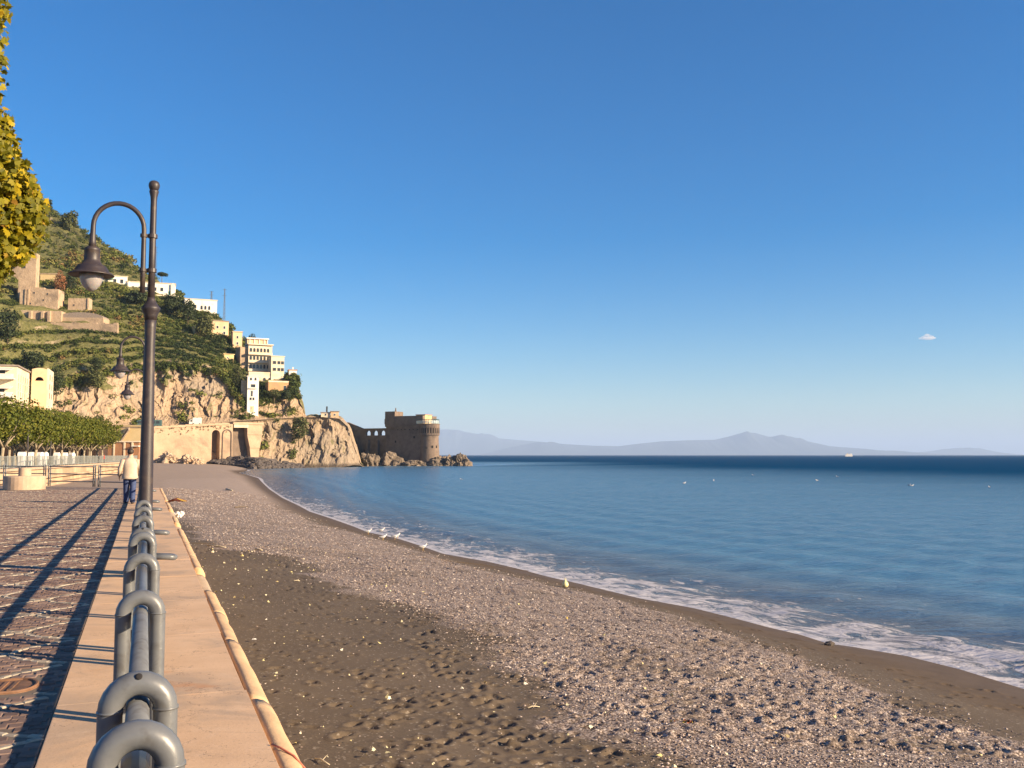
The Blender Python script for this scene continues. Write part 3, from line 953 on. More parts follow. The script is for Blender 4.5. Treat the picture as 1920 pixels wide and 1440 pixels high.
# barrier closing the end of the promenade
bx0 = corner.copy()
barrier = thing('end_barrier', 'grey pipe barrier closing the promenade end behind the walking man', 'barrier', Vector((corner.x, corner.y, PZ)), math.atan2(bar_dir.y, bar_dir.x))
bp = [0.15, 3.25, 3.6, 6.75, 7.1, 10.1, 11.5, 14.6, 14.95, 18.0, 18.35, 21.4]
b_post = u_post(0.03, 0.055, 1.06, 10).mesh('post', M['steel'], True)
for x in bp:
    o = put('post', b_post, barrier); o.location = (x, 0, 0)
for i in range(0, len(bp) - 1):
    if i % 2 == 1 and bp[i + 1] - bp[i] < 0.5: continue
    for nm, z in (('top_rail', 0.96), ('middle_rail', 0.60), ('lower_rail', 0.24)):
        mb = MB(); mb.tube([(bp[i], 0, z), (bp[i + 1], 0, z)], 0.026, 8)
        part(mb, nm, M['steel'], barrier, smooth=True)

# ------------------------------------------------------------------ street lamps
def make_lamp():
    t = thing('street_lamp', 'x', 'street lamp', (0, 0, 0), 0)
    mb = MB(); mb.lathe([(0.16, 0), (0.16, 0.04), (0.135, 0.07), (0.125, 0.30), (0.135, 0.33), (0.11, 0.38)], 20)
    part(mb, 'base', M['iron'], t, smooth=True)
    mb = MB(); mb.lathe([(0.094, 0.36), (0.090, 0.9), (0.085, 1.4), (0.078, 2.0), (0.069, 2.7), (0.065, 3.0), (0.070, 3.2), (0.076, 3.34)], 20)
    part(mb, 'lower_shaft', M['iron'], t, smooth=True)
    mb = MB(); mb.lathe([(0.076, 3.30), (0.084, 3.36), (0.104, 3.41), (0.120, 3.445), (0.120, 3.462), (0.100, 3.49), (0.070, 3.53), (0.052, 3.57), (0.046, 3.60)], 20)
    part(mb, 'collar', M['iron'], t, smooth=True)
    mb = MB(); mb.lathe([(0.045, 3.56), (0.042, 4.2), (0.040, 4.89), (0.044, 4.95), (0.060, 5.015), (0.062, 5.028), (0.050, 5.04)], 16)
    part(mb, 'upper_shaft', M['iron'], t, smooth=True)
    mb = MB(); mb.lathe([(0.048, 5.035), (0.060, 5.055), (0.070, 5.09), (0.071, 5.115), (0.060, 5.148), (0.035, 5.166), (0.001, 5.17)], 16)
    part(mb, 'finial', M['iron'], t, smooth=True)
    cx, rad, zc = 0.418, 0.308, 4.50
    path = [(0.11, 0, 3.66), (0.11, 0, 4.0), (0.11, 0, 4.4)]
    for k in range(0, 17):
        a = math.pi * k / 16
        path.append((cx - rad * math.cos(a), 0, zc + rad * 1.05 * math.sin(a)))
    path += [(0.728, 0, 4.40), (0.730, 0, 4.30), (0.730, 0, 4.215)]
    r_ = [0.034, 0.033, 0.031] + [0.031] * 17 + [0.034, 0.040, 0.050]
    mb = MB(); mb.tube(path, r_, 12)
    part(mb, 'curved_arm', M['iron'], t, smooth=True)
    for z in (4.42, 3.96):
        mb = MB()
        mb.lathe([(0.060, z - 0.025), (0.060, z + 0.025)], 14)
        mb.lathe([(0.046, z - 0.022), (0.046, z + 0.022)], 12, (0.11, 0, 0))
        mb.box(0.03, 0.09, -0.018, 0.018, z - 0.016, z + 0.016)
        part(mb, 'clamp', M['iron'], t)
    hx = 0.73
    mb = MB(); mb.lathe([(0.150, 3.862), (0.276, 3.846), (0.280, 3.852), (0.264, 3.868), (0.210, 3.90), (0.196, 3.935), (0.176, 3.965), (0.125, 3.995), (0.112, 4.02), (0.102, 4.035), (0.099, 4.05), (0.094, 4.165), (0.098, 4.17), (0.098, 4.19), (0.085, 4.21), (0.055, 4.225)], 24, (hx, 0, 0))
    h = part(mb, 'lamp_head', M['iron'], t, smooth=True)
    mb = MB(); mb.lathe([(0.001, 3.640), (0.030, 3.645), (0.075, 3.675), (0.112, 3.725), (0.138, 3.79), (0.148, 3.862)], 20, (hx, 0, 0))
    part(mb, 'lamp_glass', M['lamp_glass'], h, smooth=True)
    return t
lamp = make_lamp()
lamp.location = prom(13.42, -0.02); lamp.rotation_euler = (0, 0, L_ANG)
lamp['label'] = 'dark iron street lamp rising among railing loops, between the drain cover and the walking man'
for D_, lb in ((28.7, 'dark iron street lamp on the wall line beside the walking man'), (39.7, 'dark iron street lamp on the wall line near the end barrier')):
    c = copy_tree(lamp); c.location = prom(D_, -0.02); c['label'] = lb

# round stepped pedestal
ped = thing('stone_pedestal', 'round stepped concrete pedestal standing on the paving before the barrier', 'pedestal', on_z(28, 919, PZ) + Vector((0, 0.8, 0)))
mb = MB(); mb.lathe([(0.86, 0), (0.86, 0.55), (0.83, 0.60), (0.3, 0.60)], 32)
part(mb, 'drum', M['concrete'], ped)
mb = MB(); mb.lathe([(0.26, 0.602), (0.26, 0.93), (0.22, 0.97), (0.05, 0.97)], 24)
part(mb, 'upper_drum', M['concrete'], ped)

# ------------------------------------------------------------------ far bank: quay wall, esplanade, fence
M['quay'] = surf('tan_quay_plaster', (0.42, 0.30, 0.19), (0.52, 0.38, 0.25), 0.35, 0.9, (0.33, 0.235, 0.15), 0.09, 0.5, 0.05, 3)
M['asphalt'] = surf('pale_esplanade', (0.17, 0.15, 0.13), (0.22, 0.195, 0.165), 0.6, 0.9, bstr=0.2)
ground_poly('esplanade', [(x_fence(60), 60), (x_fence(255), 255), (-125, 275), (-165, 352), (-520, 352), (-520, 60)], PZ - 0.02, M['asphalt'])
f_dir = (FENCE1 - FENCE0).normalized()
f_len = (FENCE1 - FENCE0).length
f_org = FENCE0 - f_dir * 36.4
def ffr(x, y, z):                                 # x along the bank, y inland, z above the esplanade
    p = f_org + f_dir * x + Vector((-f_dir.y, f_dir.x, 0)) * y
    return Vector((p.x, p.y, PZ + z))
quay = thing('quay_wall', 'sunlit tan quay wall below the picket fence', 'wall', ffr(0, 0, -4))
mb = MB(); mb.fbox(ffr, -10, 200, -0.02, 3, -4.0, -0.25)
part(mb, 'wall_body', M['quay'], quay, world=True)
mb = MB(); mb.fbox(ffr, -10, 200, -0.28, 0.5, -0.25, 0.02)
part(mb, 'coping', M['concrete'], quay, world=True)
mb = MB()
for (y0, z0, z1) in ((-0.5, -1.45, -1.15), (-1.1, -4.0, -2.1)):
    mb.fbox(ffr, -10, 200, y0, -0.02, z0, z1)
part(mb, 'ledge', M['quay'], quay, world=True)
mb = MB(); mb.add([ffr(-10, -5.5, -4.0), ffr(200, -5.5, -4.0), ffr(200, -1.1, -2.3), ffr(-10, -1.1, -2.3)], [(0, 1, 2, 3)])
part(mb, 'apron', M['quay'], quay, world=True)

M['fence'] = surf('blue_grey_fence_paint', (0.20, 0.215, 0.205), (0.26, 0.275, 0.26), 3, 0.55, bstr=0)
fence = thing('picket_fence', 'blue grey metal picket fence along the quay before the tree grove', 'fence', ffr(0, 0, 0), math.atan2(f_dir.y, f_dir.x))
FL = f_len + 36
mb = MB(); mb.box(0, 0.08, -0.02, 0.02, 0.12, 1.36)
pk = mb.mesh('picket', M['fence'])
far_pk = MB()
x, k = 0.0, 0
while x < FL:
    if 22 < x < 150:
        o = put('picket', pk, fence); o.location = (x, 0.25, 0)
    else:
        far_pk.box(x, x + 0.08, 0.23, 0.27, 0.12, 1.36)
    x += 0.55
tag(part(far_pk, 'far_pickets', M['fence'], fence), kind='stuff')
x = 0
mb = MB(); mb.box(-0.04, 0.04, -0.04, 0.04, 0, 1.45); pst = mb.mesh('post', M['fence'])
while x < FL:
    o = put('post', pst, fence); o.location = (x, 0.25, 0); x += 3.4
for nm, z in (('top_rail', 1.30), ('bottom_rail', 0.16)):
    mb = MB(); mb.box(0, FL, 0.225, 0.275, z, z + 0.06); part(mb, nm, M['fence'], fence)

# pale bins in a row behind the fence
M['bin'] = surf('white_plastic', (0.72, 0.70, 0.66), (0.80, 0.78, 0.74), 2, 0.5, bstr=0)
def make_bin():
    t = thing('storage_bin', 'white rounded bin in the row behind the picket fence', 'bin', (0, 0, 0), 0, 'white bins behind the picket fence')
    mb = MB(); mb.box8([(-0.28, -0.35, 0.12), (0.28, -0.35, 0.12), (0.28, 0.35, 0.12), (-0.28, 0.35, 0.12), (-0.33, -0.42, 1.45), (0.33, -0.42, 1.45), (0.33, 0.42, 1.45), (-0.33, 0.42, 1.45)])
    part(mb, 'body', M['bin'], t)
    mb = MB()
    n_ = 8
    vs, fs = [], []
    for s in (-0.35, 0.35):
        for k in range(n_ + 1):
            a = math.pi * k / n_
            vs.append((s, -0.44 * math.cos(a), 1.45 + 0.48 * math.sin(a)))
    for k in range(n_): fs.append((k, k + 1, n_ + 2 + k, n_ + 1 + k))
    fs += [tuple(range(n_, -1, -1)), tuple(range(n_ + 1, 2 * n_ + 2))]
    mb.add(vs, fs); part(mb, 'lid', M['bin'], t)
    for sx in (-0.22, 0.22):
        mb = MB(); mb.tube([(sx - 0.04, -0.3, 0.10), (sx + 0.04, -0.3, 0.10)], 0.10, 10); part(mb, 'wheel', M['dark'], t)
    return t
def fence_Y(px):
    m = (px - 960) / F; s = (FENCE1.x - FENCE0.x) / (FENCE1.y - FENCE0.y)
    return (FENCE0.x - s * FENCE0.y) / (m - s)
bin0 = make_bin()
for i, px in enumerate((43, 49, 58, 66, 77, 86, 109, 124, 137)):
    b = bin0 if i == 0 else copy_tree(bin0)
    Y = fence_Y(px) + 9
    b.location = ((px - 960) / F * Y, Y, PZ - 0.02); b.rotation_euler = (0, 0, random.uniform(-0.3, 0.3))

# ------------------------------------------------------------------ trees
M['bark'] = surf('pale_plane_bark', (0.24, 0.19, 0.13), (0.36, 0.30, 0.21), 3, 0.9, (0.17, 0.14, 0.10), 1.5, 0.6, 0.02, 10)
M['bark_dark'] = surf('brown_bark', (0.10, 0.075, 0.05), (0.16, 0.12, 0.08), 4, 0.9, bstr=0.6, bdist=0.02)
M['grove_leaf'] = island_colours('grove_foliage', [(0.0, (0.055, 0.075, 0.008)), (0.5, (0.10, 0.12, 0.013)), (0.85, (0.145, 0.15, 0.02)), (1.0, (0.19, 0.17, 0.025))], 0.6, translucent=0.25)
def leaf_cloud(blobs, n, size, seed, up=0.3, shell=0.55):
    """many small bent leaf faces filling a set of ellipsoids (cx,cy,cz,rx,ry,rz)"""
    r_ = np.random.default_rng(seed)
    vol = np.array([b[3] * b[4] * b[5] for b in blobs]) ** 0.8
    pick = r_.choice(len(blobs), n, p=vol / vol.sum())
    B = np.array(blobs)[pick]
    d = r_.normal(size=(n, 3)); d /= np.linalg.norm(d, axis=1)[:, None]
    rad = (shell + (1 - shell) * r_.random(n)) ** 0.7 * (0.9 + 0.2 * r_.random(n))
    P = B[:, :3] + d * rad[:, None] * B[:, 3:]
    nrm = d + r_.normal(size=(n, 3)) * 0.6 + np.array([0, 0, up]); nrm /= np.linalg.norm(nrm, axis=1)[:, None]
    a = np.cross(nrm, r_.normal(size=(n, 3))); a /= np.linalg.norm(a, axis=1)[:, None]
    b = np.cross(nrm, a)
    s = size * (0.6 + 0.8 * r_.random(n))[:, None]
    q = np.stack([P - a * s * 0.6, P + b * s * 0.38 + nrm * s * 0.1, P + a * s * 0.6, P - b * s * 0.38 + nrm * s * 0.1], axis=1)
    base = (np.arange(n) * 4)[:, None]
    t = np.concatenate([base + np.array([[0, 1, 2]]), base + np.array([[0, 2, 3]])], axis=1).reshape(-1, 3)
    return q.reshape(-1, 3), t
def make_grove_tree(seed):
    r_ = random.Random(seed)
    t = thing('plane_tree', 'x', 'tree', (0, 0, 0), 0, 'plane trees of the grove')
    mb = MB()
    fork = r_.uniform(2.0, 2.5)
    mb.tube([(0, 0, -0.1), (0.03, 0.02, 0.6), (r_.uniform(-.1, .1), r_.uniform(-.1, .1), 1.4), (0.0, 0.0, fork)], [0.24, 0.19, 0.165, 0.17], 8)
    part(mb, 'trunk', M['bark'], t, smooth=True)
    blobs = []
    for k in range(5):
        a = k * 1.26 + r_.uniform(-.3, .3)
        e = (math.cos(a) * 1.6, math.sin(a) * 1.6, fork + r_.uniform(1.3, 2.0))
        mb = MB(); mb.tube([(0, 0, fork - 0.15), (e[0] * .4, e[1] * .4, fork + 0.6), e, (e[0] * 1.4, e[1] * 1.4, e[2] + 1.2)], [0.12, 0.09, 0.06, 0.02], 6)
        part(mb, 'limb', M['bark'], t, smooth=True)
        blobs.append((e[0] * 1.15, e[1] * 1.15, e[2] + 0.9, r_.uniform(1.5, 2.0), r_.uniform(1.5, 2.0), r_.uniform(1.4, 1.9)))
    blobs.append((0, 0, 6.1, 2.1, 2.1, 1.75)); blobs.append((0.3, -0.3, 4.8, 2.3, 2.3, 1.5))
    for k in range(10):
        a = r_.uniform(0, 6.28)
        blobs.append((math.cos(a) * 2.5, math.sin(a) * 2.5, r_.uniform(4.2, 6.8), .8, .8, .75))
    v, f = leaf_cloud(blobs, 3600, 0.26, seed)
    put('crown', tri_mesh('crown', v, f, M['grove_leaf']), t)
    return t
protos = [make_grove_tree(s) for s in (3, 4, 5)]
grove = [(-40, 5), (-12, 14), (8, 6), (30, 17), (52, 9), (70, 6), (88, 12), (104, 20), (118, 8), (132, 14), (147, 7), (160, 16), (172, 10), (184, 15), (193, 8), (20, 30), (60, 32), (96, 34), (140, 36), (-5, 36), (170, 30), (40, 48), (85, 52), (125, 50)]
g_lab = {0: 'olive green plane tree in the front row of the grove behind the fence', 1: 'olive green plane tree in the back rows of the grove'}
for i, (px, dy) in enumerate(grove):
    o = protos[i] if i < 3 else copy_tree(protos[i % 3])
    Y = fence_Y(px) + dy
    o.location = ((px - 960) / F * Y, Y, PZ - 0.02)
    sc = (0.98 + 0.0011 * Y * 0.5) * random.uniform(0.93, 1.06) * (1.1 if dy > 25 else 1.0)
    o.scale = (sc, sc, sc); o.rotation_euler = (0, 0, random.uniform(0, 6.28))
    o['label'] = g_lab[1 if dy > 25 else 0]
    o['group'] = 'plane trees in the back rows' if dy > 25 else 'plane trees in the front row'
# two slim lamps between the trees
for px, dy, lb in ((54, 4, 'slim dark lamp post among the grove trees near the bins'), (97, 4, 'slim dark lamp post before the middle of the grove')):
    c = copy_tree(lamp); Y = fence_Y(px) + dy
    c.location = ((px - 960) / F * Y, Y, PZ - 0.02); c.scale = (1.0, 1.0, 1.45); c['label'] = lb
    c.rotation_euler = (0, 0, L_ANG + 1.2)

# long dark brown backdrop box behind the grove, the beach huts and the yellow retaining wall
M['brown'] = surf('dark_brown_front', (0.035, 0.018, 0.011), (0.055, 0.028, 0.017), 1.0, 0.8, bstr=0.2)
M['huts'] = surf('orange_brown_panel', (0.26, 0.125, 0.06), (0.33, 0.165, 0.08), 0.8, 0.75, bstr=0.1)
M['cream'] = surf('cream_render', (0.60, 0.50, 0.36), (0.68, 0.58, 0.43), 0.35, 0.85, (0.52, 0.42, 0.30), 0.12, 0.3, 0.03, 2)
M['white'] = surf('white_render', (0.70, 0.66, 0.58), (0.78, 0.74, 0.66), 0.4, 0.8, (0.62, 0.57, 0.48), 0.15, 0.2, 0.02, 2)
M['peach'] = surf('peach_render', (0.58, 0.40, 0.24), (0.66, 0.47, 0.30), 0.3, 0.85, (0.50, 0.34, 0.20), 0.1, 0.2, 0.02, 2)
M['yellow'] = surf('yellow_plaster', (0.56, 0.42, 0.20), (0.66, 0.50, 0.26), 0.3, 0.85, (0.45, 0.33, 0.17), 0.1, 0.3, 0.04, 2)
M['roof'] = surf('grey_tile_roof', (0.20, 0.16, 0.13), (0.29, 0.235, 0.19), 1.5, 0.85, bstr=0.5, bdist=0.05)
M['terracotta'] = surf('terracotta_roof', (0.36, 0.16, 0.09), (0.45, 0.22, 0.13), 1.5, 0.85, bstr=0.4, bdist=0.05)
M['ruin'] = surf('weathered_ruin_stone', (0.34, 0.245, 0.16), (0.46, 0.34, 0.23), 0.5, 0.92, (0.24, 0.18, 0.125), 0.16, 0.9, 0.25, 1.4)
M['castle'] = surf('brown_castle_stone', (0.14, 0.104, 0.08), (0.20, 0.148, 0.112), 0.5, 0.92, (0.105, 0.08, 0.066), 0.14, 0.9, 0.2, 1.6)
M['retain'] = surf('peach_retaining_wall', (0.39, 0.275, 0.18), (0.50, 0.355, 0.235), 0.3, 0.9, (0.26, 0.188, 0.13), 0.075, 0.7, 0.15, 1.2)

class House:
    """a block with its front-left-bottom corner under photo point (px0, pyb) at depth Y, front running at angle psi and ending under px1"""
    def __init__(self, name, label, cat, px0, px1, pyt, pyb, Y, psi=0.0, depth=8.0, wall='white', sink=5.0, group=None, roof=True, build=True):
        self.p0 = at(px0, pyb, Y)
        c, s = math.cos(R(psi)), math.sin(R(psi))
        m = (px1 - 960) / F
        self.L = (m * self.p0.y - self.p0.x) / (c - m * s)
        self.H = at(px0, pyt, Y).z - self.p0.z
        self.D = depth
        self.c, self.s = c, s
        self.root = thing(name, label, cat, self.p0, 0, group)
        if build:
            mb = MB(); mb.fbox(self.fr, 0, self.L, 0, depth, -sink, self.H)
            self.wall = part(mb, 'wall', M[wall], self.root, world=True)
            if roof:
                mb = MB(); mb.fbox(self.fr, -0.35, self.L + 0.35, -0.35, depth + 0.35, self.H, self.H + 0.35)
                self.roof = part(mb, 'roof', M[roof if isinstance(roof, str) else wall], self.root, world=True)
    def fr(self, x, y, z):
        return Vector((self.p0.x + x * self.c - y * self.s, self.p0.y + x * self.s + y * self.c, self.p0.z + z))
    def sfr(self, x, y, z):      # right-hand side: x runs back along the side, y into the block
        return self.fr(self.L - y, x, z)
    def box(self, name, mat, x0, x1, y0, y1, z0, z1, parent=None):
        mb = MB(); mb.fbox(self.fr, x0, x1, y0, y1, z0, z1)
        return part(mb, name, M[mat], parent or self.root, world=True)
    def window(self, u, v, w, h, side=False, arch=False, frame='white'):
        """a glazed opening with a surround, centre at fractions (u, v)"""
        fr = self.sfr if side else self.fr
        L = self.D if side else self.L
        x, z = u * L, v * self.H
        mb = MB(); mb.fbox(fr, x - w / 2, x + w / 2, -0.04, 0.02, z - h / 2, z + h / 2)
        if arch:
            n_ = 8
            pts = [(x - w / 2 * math.cos(math.pi * k / n_), z + h / 2 + w / 2 * math.sin(math.pi * k / n_)) for k in range(n_ + 1)]
            m_ = len(pts)
            vs = [fr(a, -0.04, b) for a, b in pts] + [fr(a, 0.02, b) for a, b in pts]
            mb.add(vs, [tuple(range(m_)), tuple(range(2 * m_ - 1, m_ - 1, -1))] + [(k, k + 1, m_ + k + 1, m_ + k) for k in range(m_ - 1)])
        o = part(mb, 'window', M['window'], self.root, world=True)
        f = 0.12
        mb = MB()
        mb.fbox(fr, x - w / 2 - f, x - w / 2, -0.10, 0.02, z - h / 2 - f, z + h / 2 + (0 if arch else f))
        mb.fbox(fr, x + w / 2, x + w / 2 + f, -0.10, 0.02, z - h / 2 - f, z + h / 2 + (0 if arch else f))
        mb.fbox(fr, x - w / 2, x + w / 2, -0.14, 0.02, z - h / 2 - f, z - h / 2)
        if not arch: mb.fbox(fr, x - w / 2, x + w / 2, -0.10, 0.02, z + h / 2, z + h / 2 + f)
        part(mb, 'window_frame', M[frame], o, world=True)
        return o

h = House('brown_backdrop', 'long dark brown pavilion behind the grove trunks', 'backdrop', -260, 182, 818, 868, 205, 0, 6, 'brown', 2, roof='brown')  # plain dark box filling the background behind the trunks
for k in range(14): h.box('post', 'brown', h.L * (k + 0.5) / 14 - 0.15, h.L * (k + 0.5) / 14 + 0.15, -0.5, -0.2, -2, h.H)
h = House('beach_huts', 'row of orange brown beach huts with pale posts under the yellow wall', 'huts', 190, 262, 829, 856, 268, 0, 4, 'huts', 2, roof='cream')
for u in (0.03, 0.34, 0.62, 0.83): h.box('post', 'cream', u * h.L - 0.22, u * h.L + 0.22, -0.3, -0.05, -2, h.H)
for u in (0.18, 0.48, 0.72): h.box('panel', 'huts', u * h.L - 1.2, u * h.L + 1.2, -0.14, 0.0, 0.0, h.H * 0.86)
h.box('awning', 'white', 0.84 * h.L, h.L + 0.3, -1.2, 0.05, h.H * 0.70, h.H * 0.75)
h = House('yellow_wall', 'yellow plastered wall with a sloping stair beside the beach huts', 'wall', 212, 268, 800, 856, 300, 0, 3, 'yellow', 2)
st = MB()
for k in range(16):
    z = h.H * (0.40 + 0.6 * k / 16)
    xx = h.L * (0.10 + 0.42 * k / 16)
    st.fbox(h.fr, xx, xx + h.L * 0.06, -1.0, 0.0, z - 0.9, z)
part(st, 'stair', M['roof'], h.root, world=True)
h.box('post', 'cream', -0.6, -0.1, -0.4, 0.2, -2, h.H * 0.98)
h.box('parapet', 'ruin', 0, h.L, -0.15, -0.01, h.H * 0.96, h.H * 1.06)

# cream hotel at the left above the grove
h = House('grove_hotel', 'cream hotel with rows of windows and balconies rising above the grove', 'hotel', -90, 28, 684, 800, 215, 18.5, 21, 'cream', 8, roof='roof')
for i in range(6):
    for j, v in enumerate((0.83, 0.69, 0.55, 0.41)):
        h.window(0.12 + 0.15 * i, v, 1.05, 1.35, side=True, frame='cream')
for v in (0.80, 0.50):
    b = h.box('balcony', 'white', 1.0, h.L * 0.98, -2.4, 0, v * h.H - 0.3, v * h.H)
    h.box('balcony_rail', 'white', 1.0, h.L * 0.98, -2.4, -2.25, v * h.H, v * h.H + 0.9, b)
    for u in (0.25, 0.5, 0.75): h.window(u, v + 0.09, 1.6, 1.9)
    aw = MB(); aw.box8([h.fr(1.5, -2.9, (v + 0.12) * h.H), h.fr(h.L * 0.95, -2.9, (v + 0.12) * h.H), h.fr(h.L * 0.95, -0.05, (v + 0.165) * h.H), h.fr(1.5, -0.05, (v + 0.165) * h.H),
                       h.fr(1.5, -2.9, (v + 0.128) * h.H), h.fr(h.L * 0.95, -2.9, (v + 0.128) * h.H), h.fr(h.L * 0.95, -0.05, (v + 0.173) * h.H), h.fr(1.5, -0.05, (v + 0.173) * h.H)])
    part(aw, 'awning', M['white'], h.root, world=True)
h = House('loggia_house', 'peach rendered block with one arched loggia beside the cream hotel', 'building', 56, 85, 692, 800, 236, 20, 12, 'peach', 8, roof=False, build=False)
mb = MB(); mb.holed_wall(h.fr, 0, h.L, 0, 0.5, -8, lambda x: h.H + 0.35 * math.sin(math.pi * x / h.L), [(0.22 * h.L, 0.80 * h.L, 0.80 * h.H, 0.85 * h.H - 0.75)], 0.3)
part(mb, 'wall', M['peach'], h.root, world=True)
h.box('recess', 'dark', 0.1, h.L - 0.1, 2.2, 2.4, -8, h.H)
h.box('side_wall', 'cream', h.L - 0.01, h.L + 0.35, -0.02, 12, -8, h.H + 0.25)
h.box('side_wall', 'cream', 0, 0.3, 0.5, 12, -8, h.H)
h.box('back_wall', 'cream', 0, h.L, 11.7, 12, -8, h.H)
h.box('roof', 'roof', 0, h.L, 0.3, 12, h.H - 0.3, h.H - 0.05)
for v in (0.88, 0.72, 0.56):
    for u in (0.3, 0.7): 
        mb = MB(); mb.fbox(h.fr, h.L + 0.35, h.L + 0.40, u * 12 - .5, u * 12 + .5, v * h.H - .8, v * h.H + .6); part(mb, 'window', M['window'], h.root, world=True)

# ------------------------------------------------------------------ headland terrain
# profile columns: photo x -> (photo y, distance) of foot, road edge, cliff foot, cliff top, mid slope, ridge
KEYS = [(-420, [(868, 300), (800, 310), (800, 318), (742, 330), (470, 430), (150, 640)]),
        (-120, [(868, 320), (802, 330), (802, 338), (745, 346), (540, 440), (270, 640)]),
        (0,   [(868, 340), (803, 348), (803, 356), (742, 366), (565, 455), (338, 640)]),
        (100, [(868, 360), (803, 368), (802, 376), (722, 388), (575, 470), (396, 625)]),
        (150, [(868, 368), (803, 375), (802, 383), (700, 396), (580, 472), (428, 608)]),
        (200, [(868, 376), (803, 383), (801, 391), (693, 404), (590, 474), (462, 590)]),
        (285, [(868, 395), (801, 401), (799, 409), (682, 422), (608, 478), (520, 562)]),
        (360, [(867, 403), (798, 408), (796, 416), (681, 428), (635, 478), (566, 545)]),
        (415, [(867, 410), (794, 415), (792, 423), (696, 434), (655, 474), (598, 532)]),
        (438, [(867, 412), (792, 417), (790, 425), (738, 433), (680, 470), (618, 522)]),
        (455, [(868, 414), (791, 419), (789, 427), (755, 434), (700, 462), (640, 505)]),
        (485, [(870, 417), (789, 423), (787, 431), (758, 438), (725, 456), (660, 490)]),
        (530, [(875, 424), (786, 431), (784, 439), (742, 445), (725, 455), (700, 474)]),
        (556, [(877, 428), (785, 436), (783, 443), (740, 448), (725, 453), (710, 465)]),
        (566, [(877, 430), (784, 438), (783, 445), (760, 449), (748, 452), (742, 460)]),
        (573, [(877, 430), (784, 440), (783, 446), (782, 450), (780, 454), (779, 462)]),
        (605, [(877, 431), (783, 441), (782, 446), (780, 452), (778, 456), (778, 466)]),
        (638, [(876, 433), (787, 443), (785, 447), (784, 452), (782, 458), (782, 470)]),
        (652, [(874, 436), (800, 447), (797, 451), (796, 456), (794, 462), (794, 474)]),
        (664, [(872, 442), (838, 450), (832, 454), (830, 458), (828, 465), (828, 476)]),
        (676, [(873, 446), (868, 454), (868, 458), (868, 462), (868, 468), (868, 478)]),
        (690, [(880, 448), (880, 456), (880, 460), (880, 464), (880, 470), (880, 480)])]
KP = np.array([k[0] for k in KEYS], float)
KC = np.array([k[1] for k in KEYS], float)            # (n, 6, 2)
def column(px):
    return np.array([[np.interp(px, KP, KC[:, i, 0]), np.interp(px, KP, KC[:, i, 1])] for i in range(6)])
def terr_Y(px, py):
    c = column(px)
    for i in range(5):
        if c[i, 0] >= py >= c[i + 1, 0]:
            t = (c[i, 0] - py) / max(1e-6, c[i, 0] - c[i + 1, 0])
            return c[i, 1] + t * (c[i + 1, 1] - c[i, 1])
    return c[5, 1] if py < c[5, 0] else c[0, 1]
segs = [42, 4, 56, 64, 62]
prm = []                                               # (segment, t)
for i, n_ in enumerate(segs):
    for k in range(n_): prm.append((i, k / n_))
prm.append((4, 1.0))
pxs = np.concatenate([np.arange(-420, -40, 6.0), np.arange(-40, 692, 1.7)])
nP, nQ = len(pxs), len(prm)
G = np.zeros((nP, nQ + 2, 3)); rock = np.zeros((nP, nQ + 2)); grey = np.zeros((nP, nQ + 2))
def stair(t, n, k):
    q = t * n; f = math.floor(q); r_ = q - f
    return (f + (1 - (1 - min(1, r_ / 0.34)) ** 2) if k else q) / n
for i, px in enumerate(pxs):
    c = column(px)
    for j, (sg, t) in enumerate(prm):
        ty = t
        if sg == 3: ty = 0.2 * t + 0.8 * stair(t, 6, 1)
        elif sg == 4: ty = 0.5 * t + 0.5 * stair(t, 9, 1)
        py = c[sg, 0] + (c[sg + 1, 0] - c[sg, 0]) * ty
        Y = c[sg, 1] + (c[sg + 1, 1] - c[sg, 1]) * t
        p = at(px, py, Y)
        q = Vector((p.x * 0.055, Y * 0.02, p.z * 0.030))
        n1 = mnoise.ridged_multi_fractal(Vector((p.x * 0.07, 3.1, p.z * 0.028)), 1.0, 2.1, 4, 0.9, 2.0) - 1.2
        n2 = mnoise.fractal(Vector((p.x * 0.16, Y * 0.05, p.z * 0.13)), 1.0, 2.0, 4)
        n3 = mnoise.cell(Vector((p.x * 0.22 + n2, 1.7, p.z * 0.10 + n2)))
        if sg in (0, 2):
            ramp_ = min(1.0, 5 * t, 5 * (1 - t) + 0.25)
            if sg == 0 and px < 484: ramp_ *= 0.15 + 0.85 * max(0, min(1, (px - 440) / 44))
            n4 = mnoise.ridged_multi_fractal(Vector((p.x * 0.26 + 0.6 * n2, 8.3, p.z * 0.045)), 1.0, 2.2, 3, 0.9, 2.0) - 1.1
            p.y -= ramp_ * ((2.4 if sg == 2 else 3.2) * n1 + 1.7 * n2 + 1.2 * (n3 - 0.5) + 1.5 * n4)
            p.z += ramp_ * 0.8 * n2
            p.x += ramp_ * 1.0 * n2
            rk = 1.0
            if sg == 2: rk = 1.0 - max(0, min(1, (t - 0.80 + 0.45 * n2) / 0.14))
            if sg == 2 and px > 480: rk = min(1, rk + 0.3)
            if sg == 0 and px > 566: rk = 1.0
        elif sg == 1:
            rk = 0.6
        else:
            p.z += 1.3 * n2 * min(1, 4 * (1 - t) + 0.4)
            p.y += 1.8 * n2
            rk = 0.0
            if sg == 3: rk = max(0.0, min(1, (0.06 - t) / 0.06)) * 0.6
            if px > 505: rk = max(rk, 0.45)
        if sg == 4 and t > 0.9: p.z += 1.6 * mnoise.noise(Vector((px * 0.06, 9, 0)))
        G[i, j] = p; rock[i, j] = rk
        if sg == 0: grey[i, j] = max(0.0, min(1.0, (px - 470) / 60))
    e = G[i, nQ - 1]
    G[i, nQ] = (e[0] * 1.08, e[1] + 45, e[2] * 0.7); G[i, nQ + 1] = (e[0] * 1.3, e[1] + 160, -6)
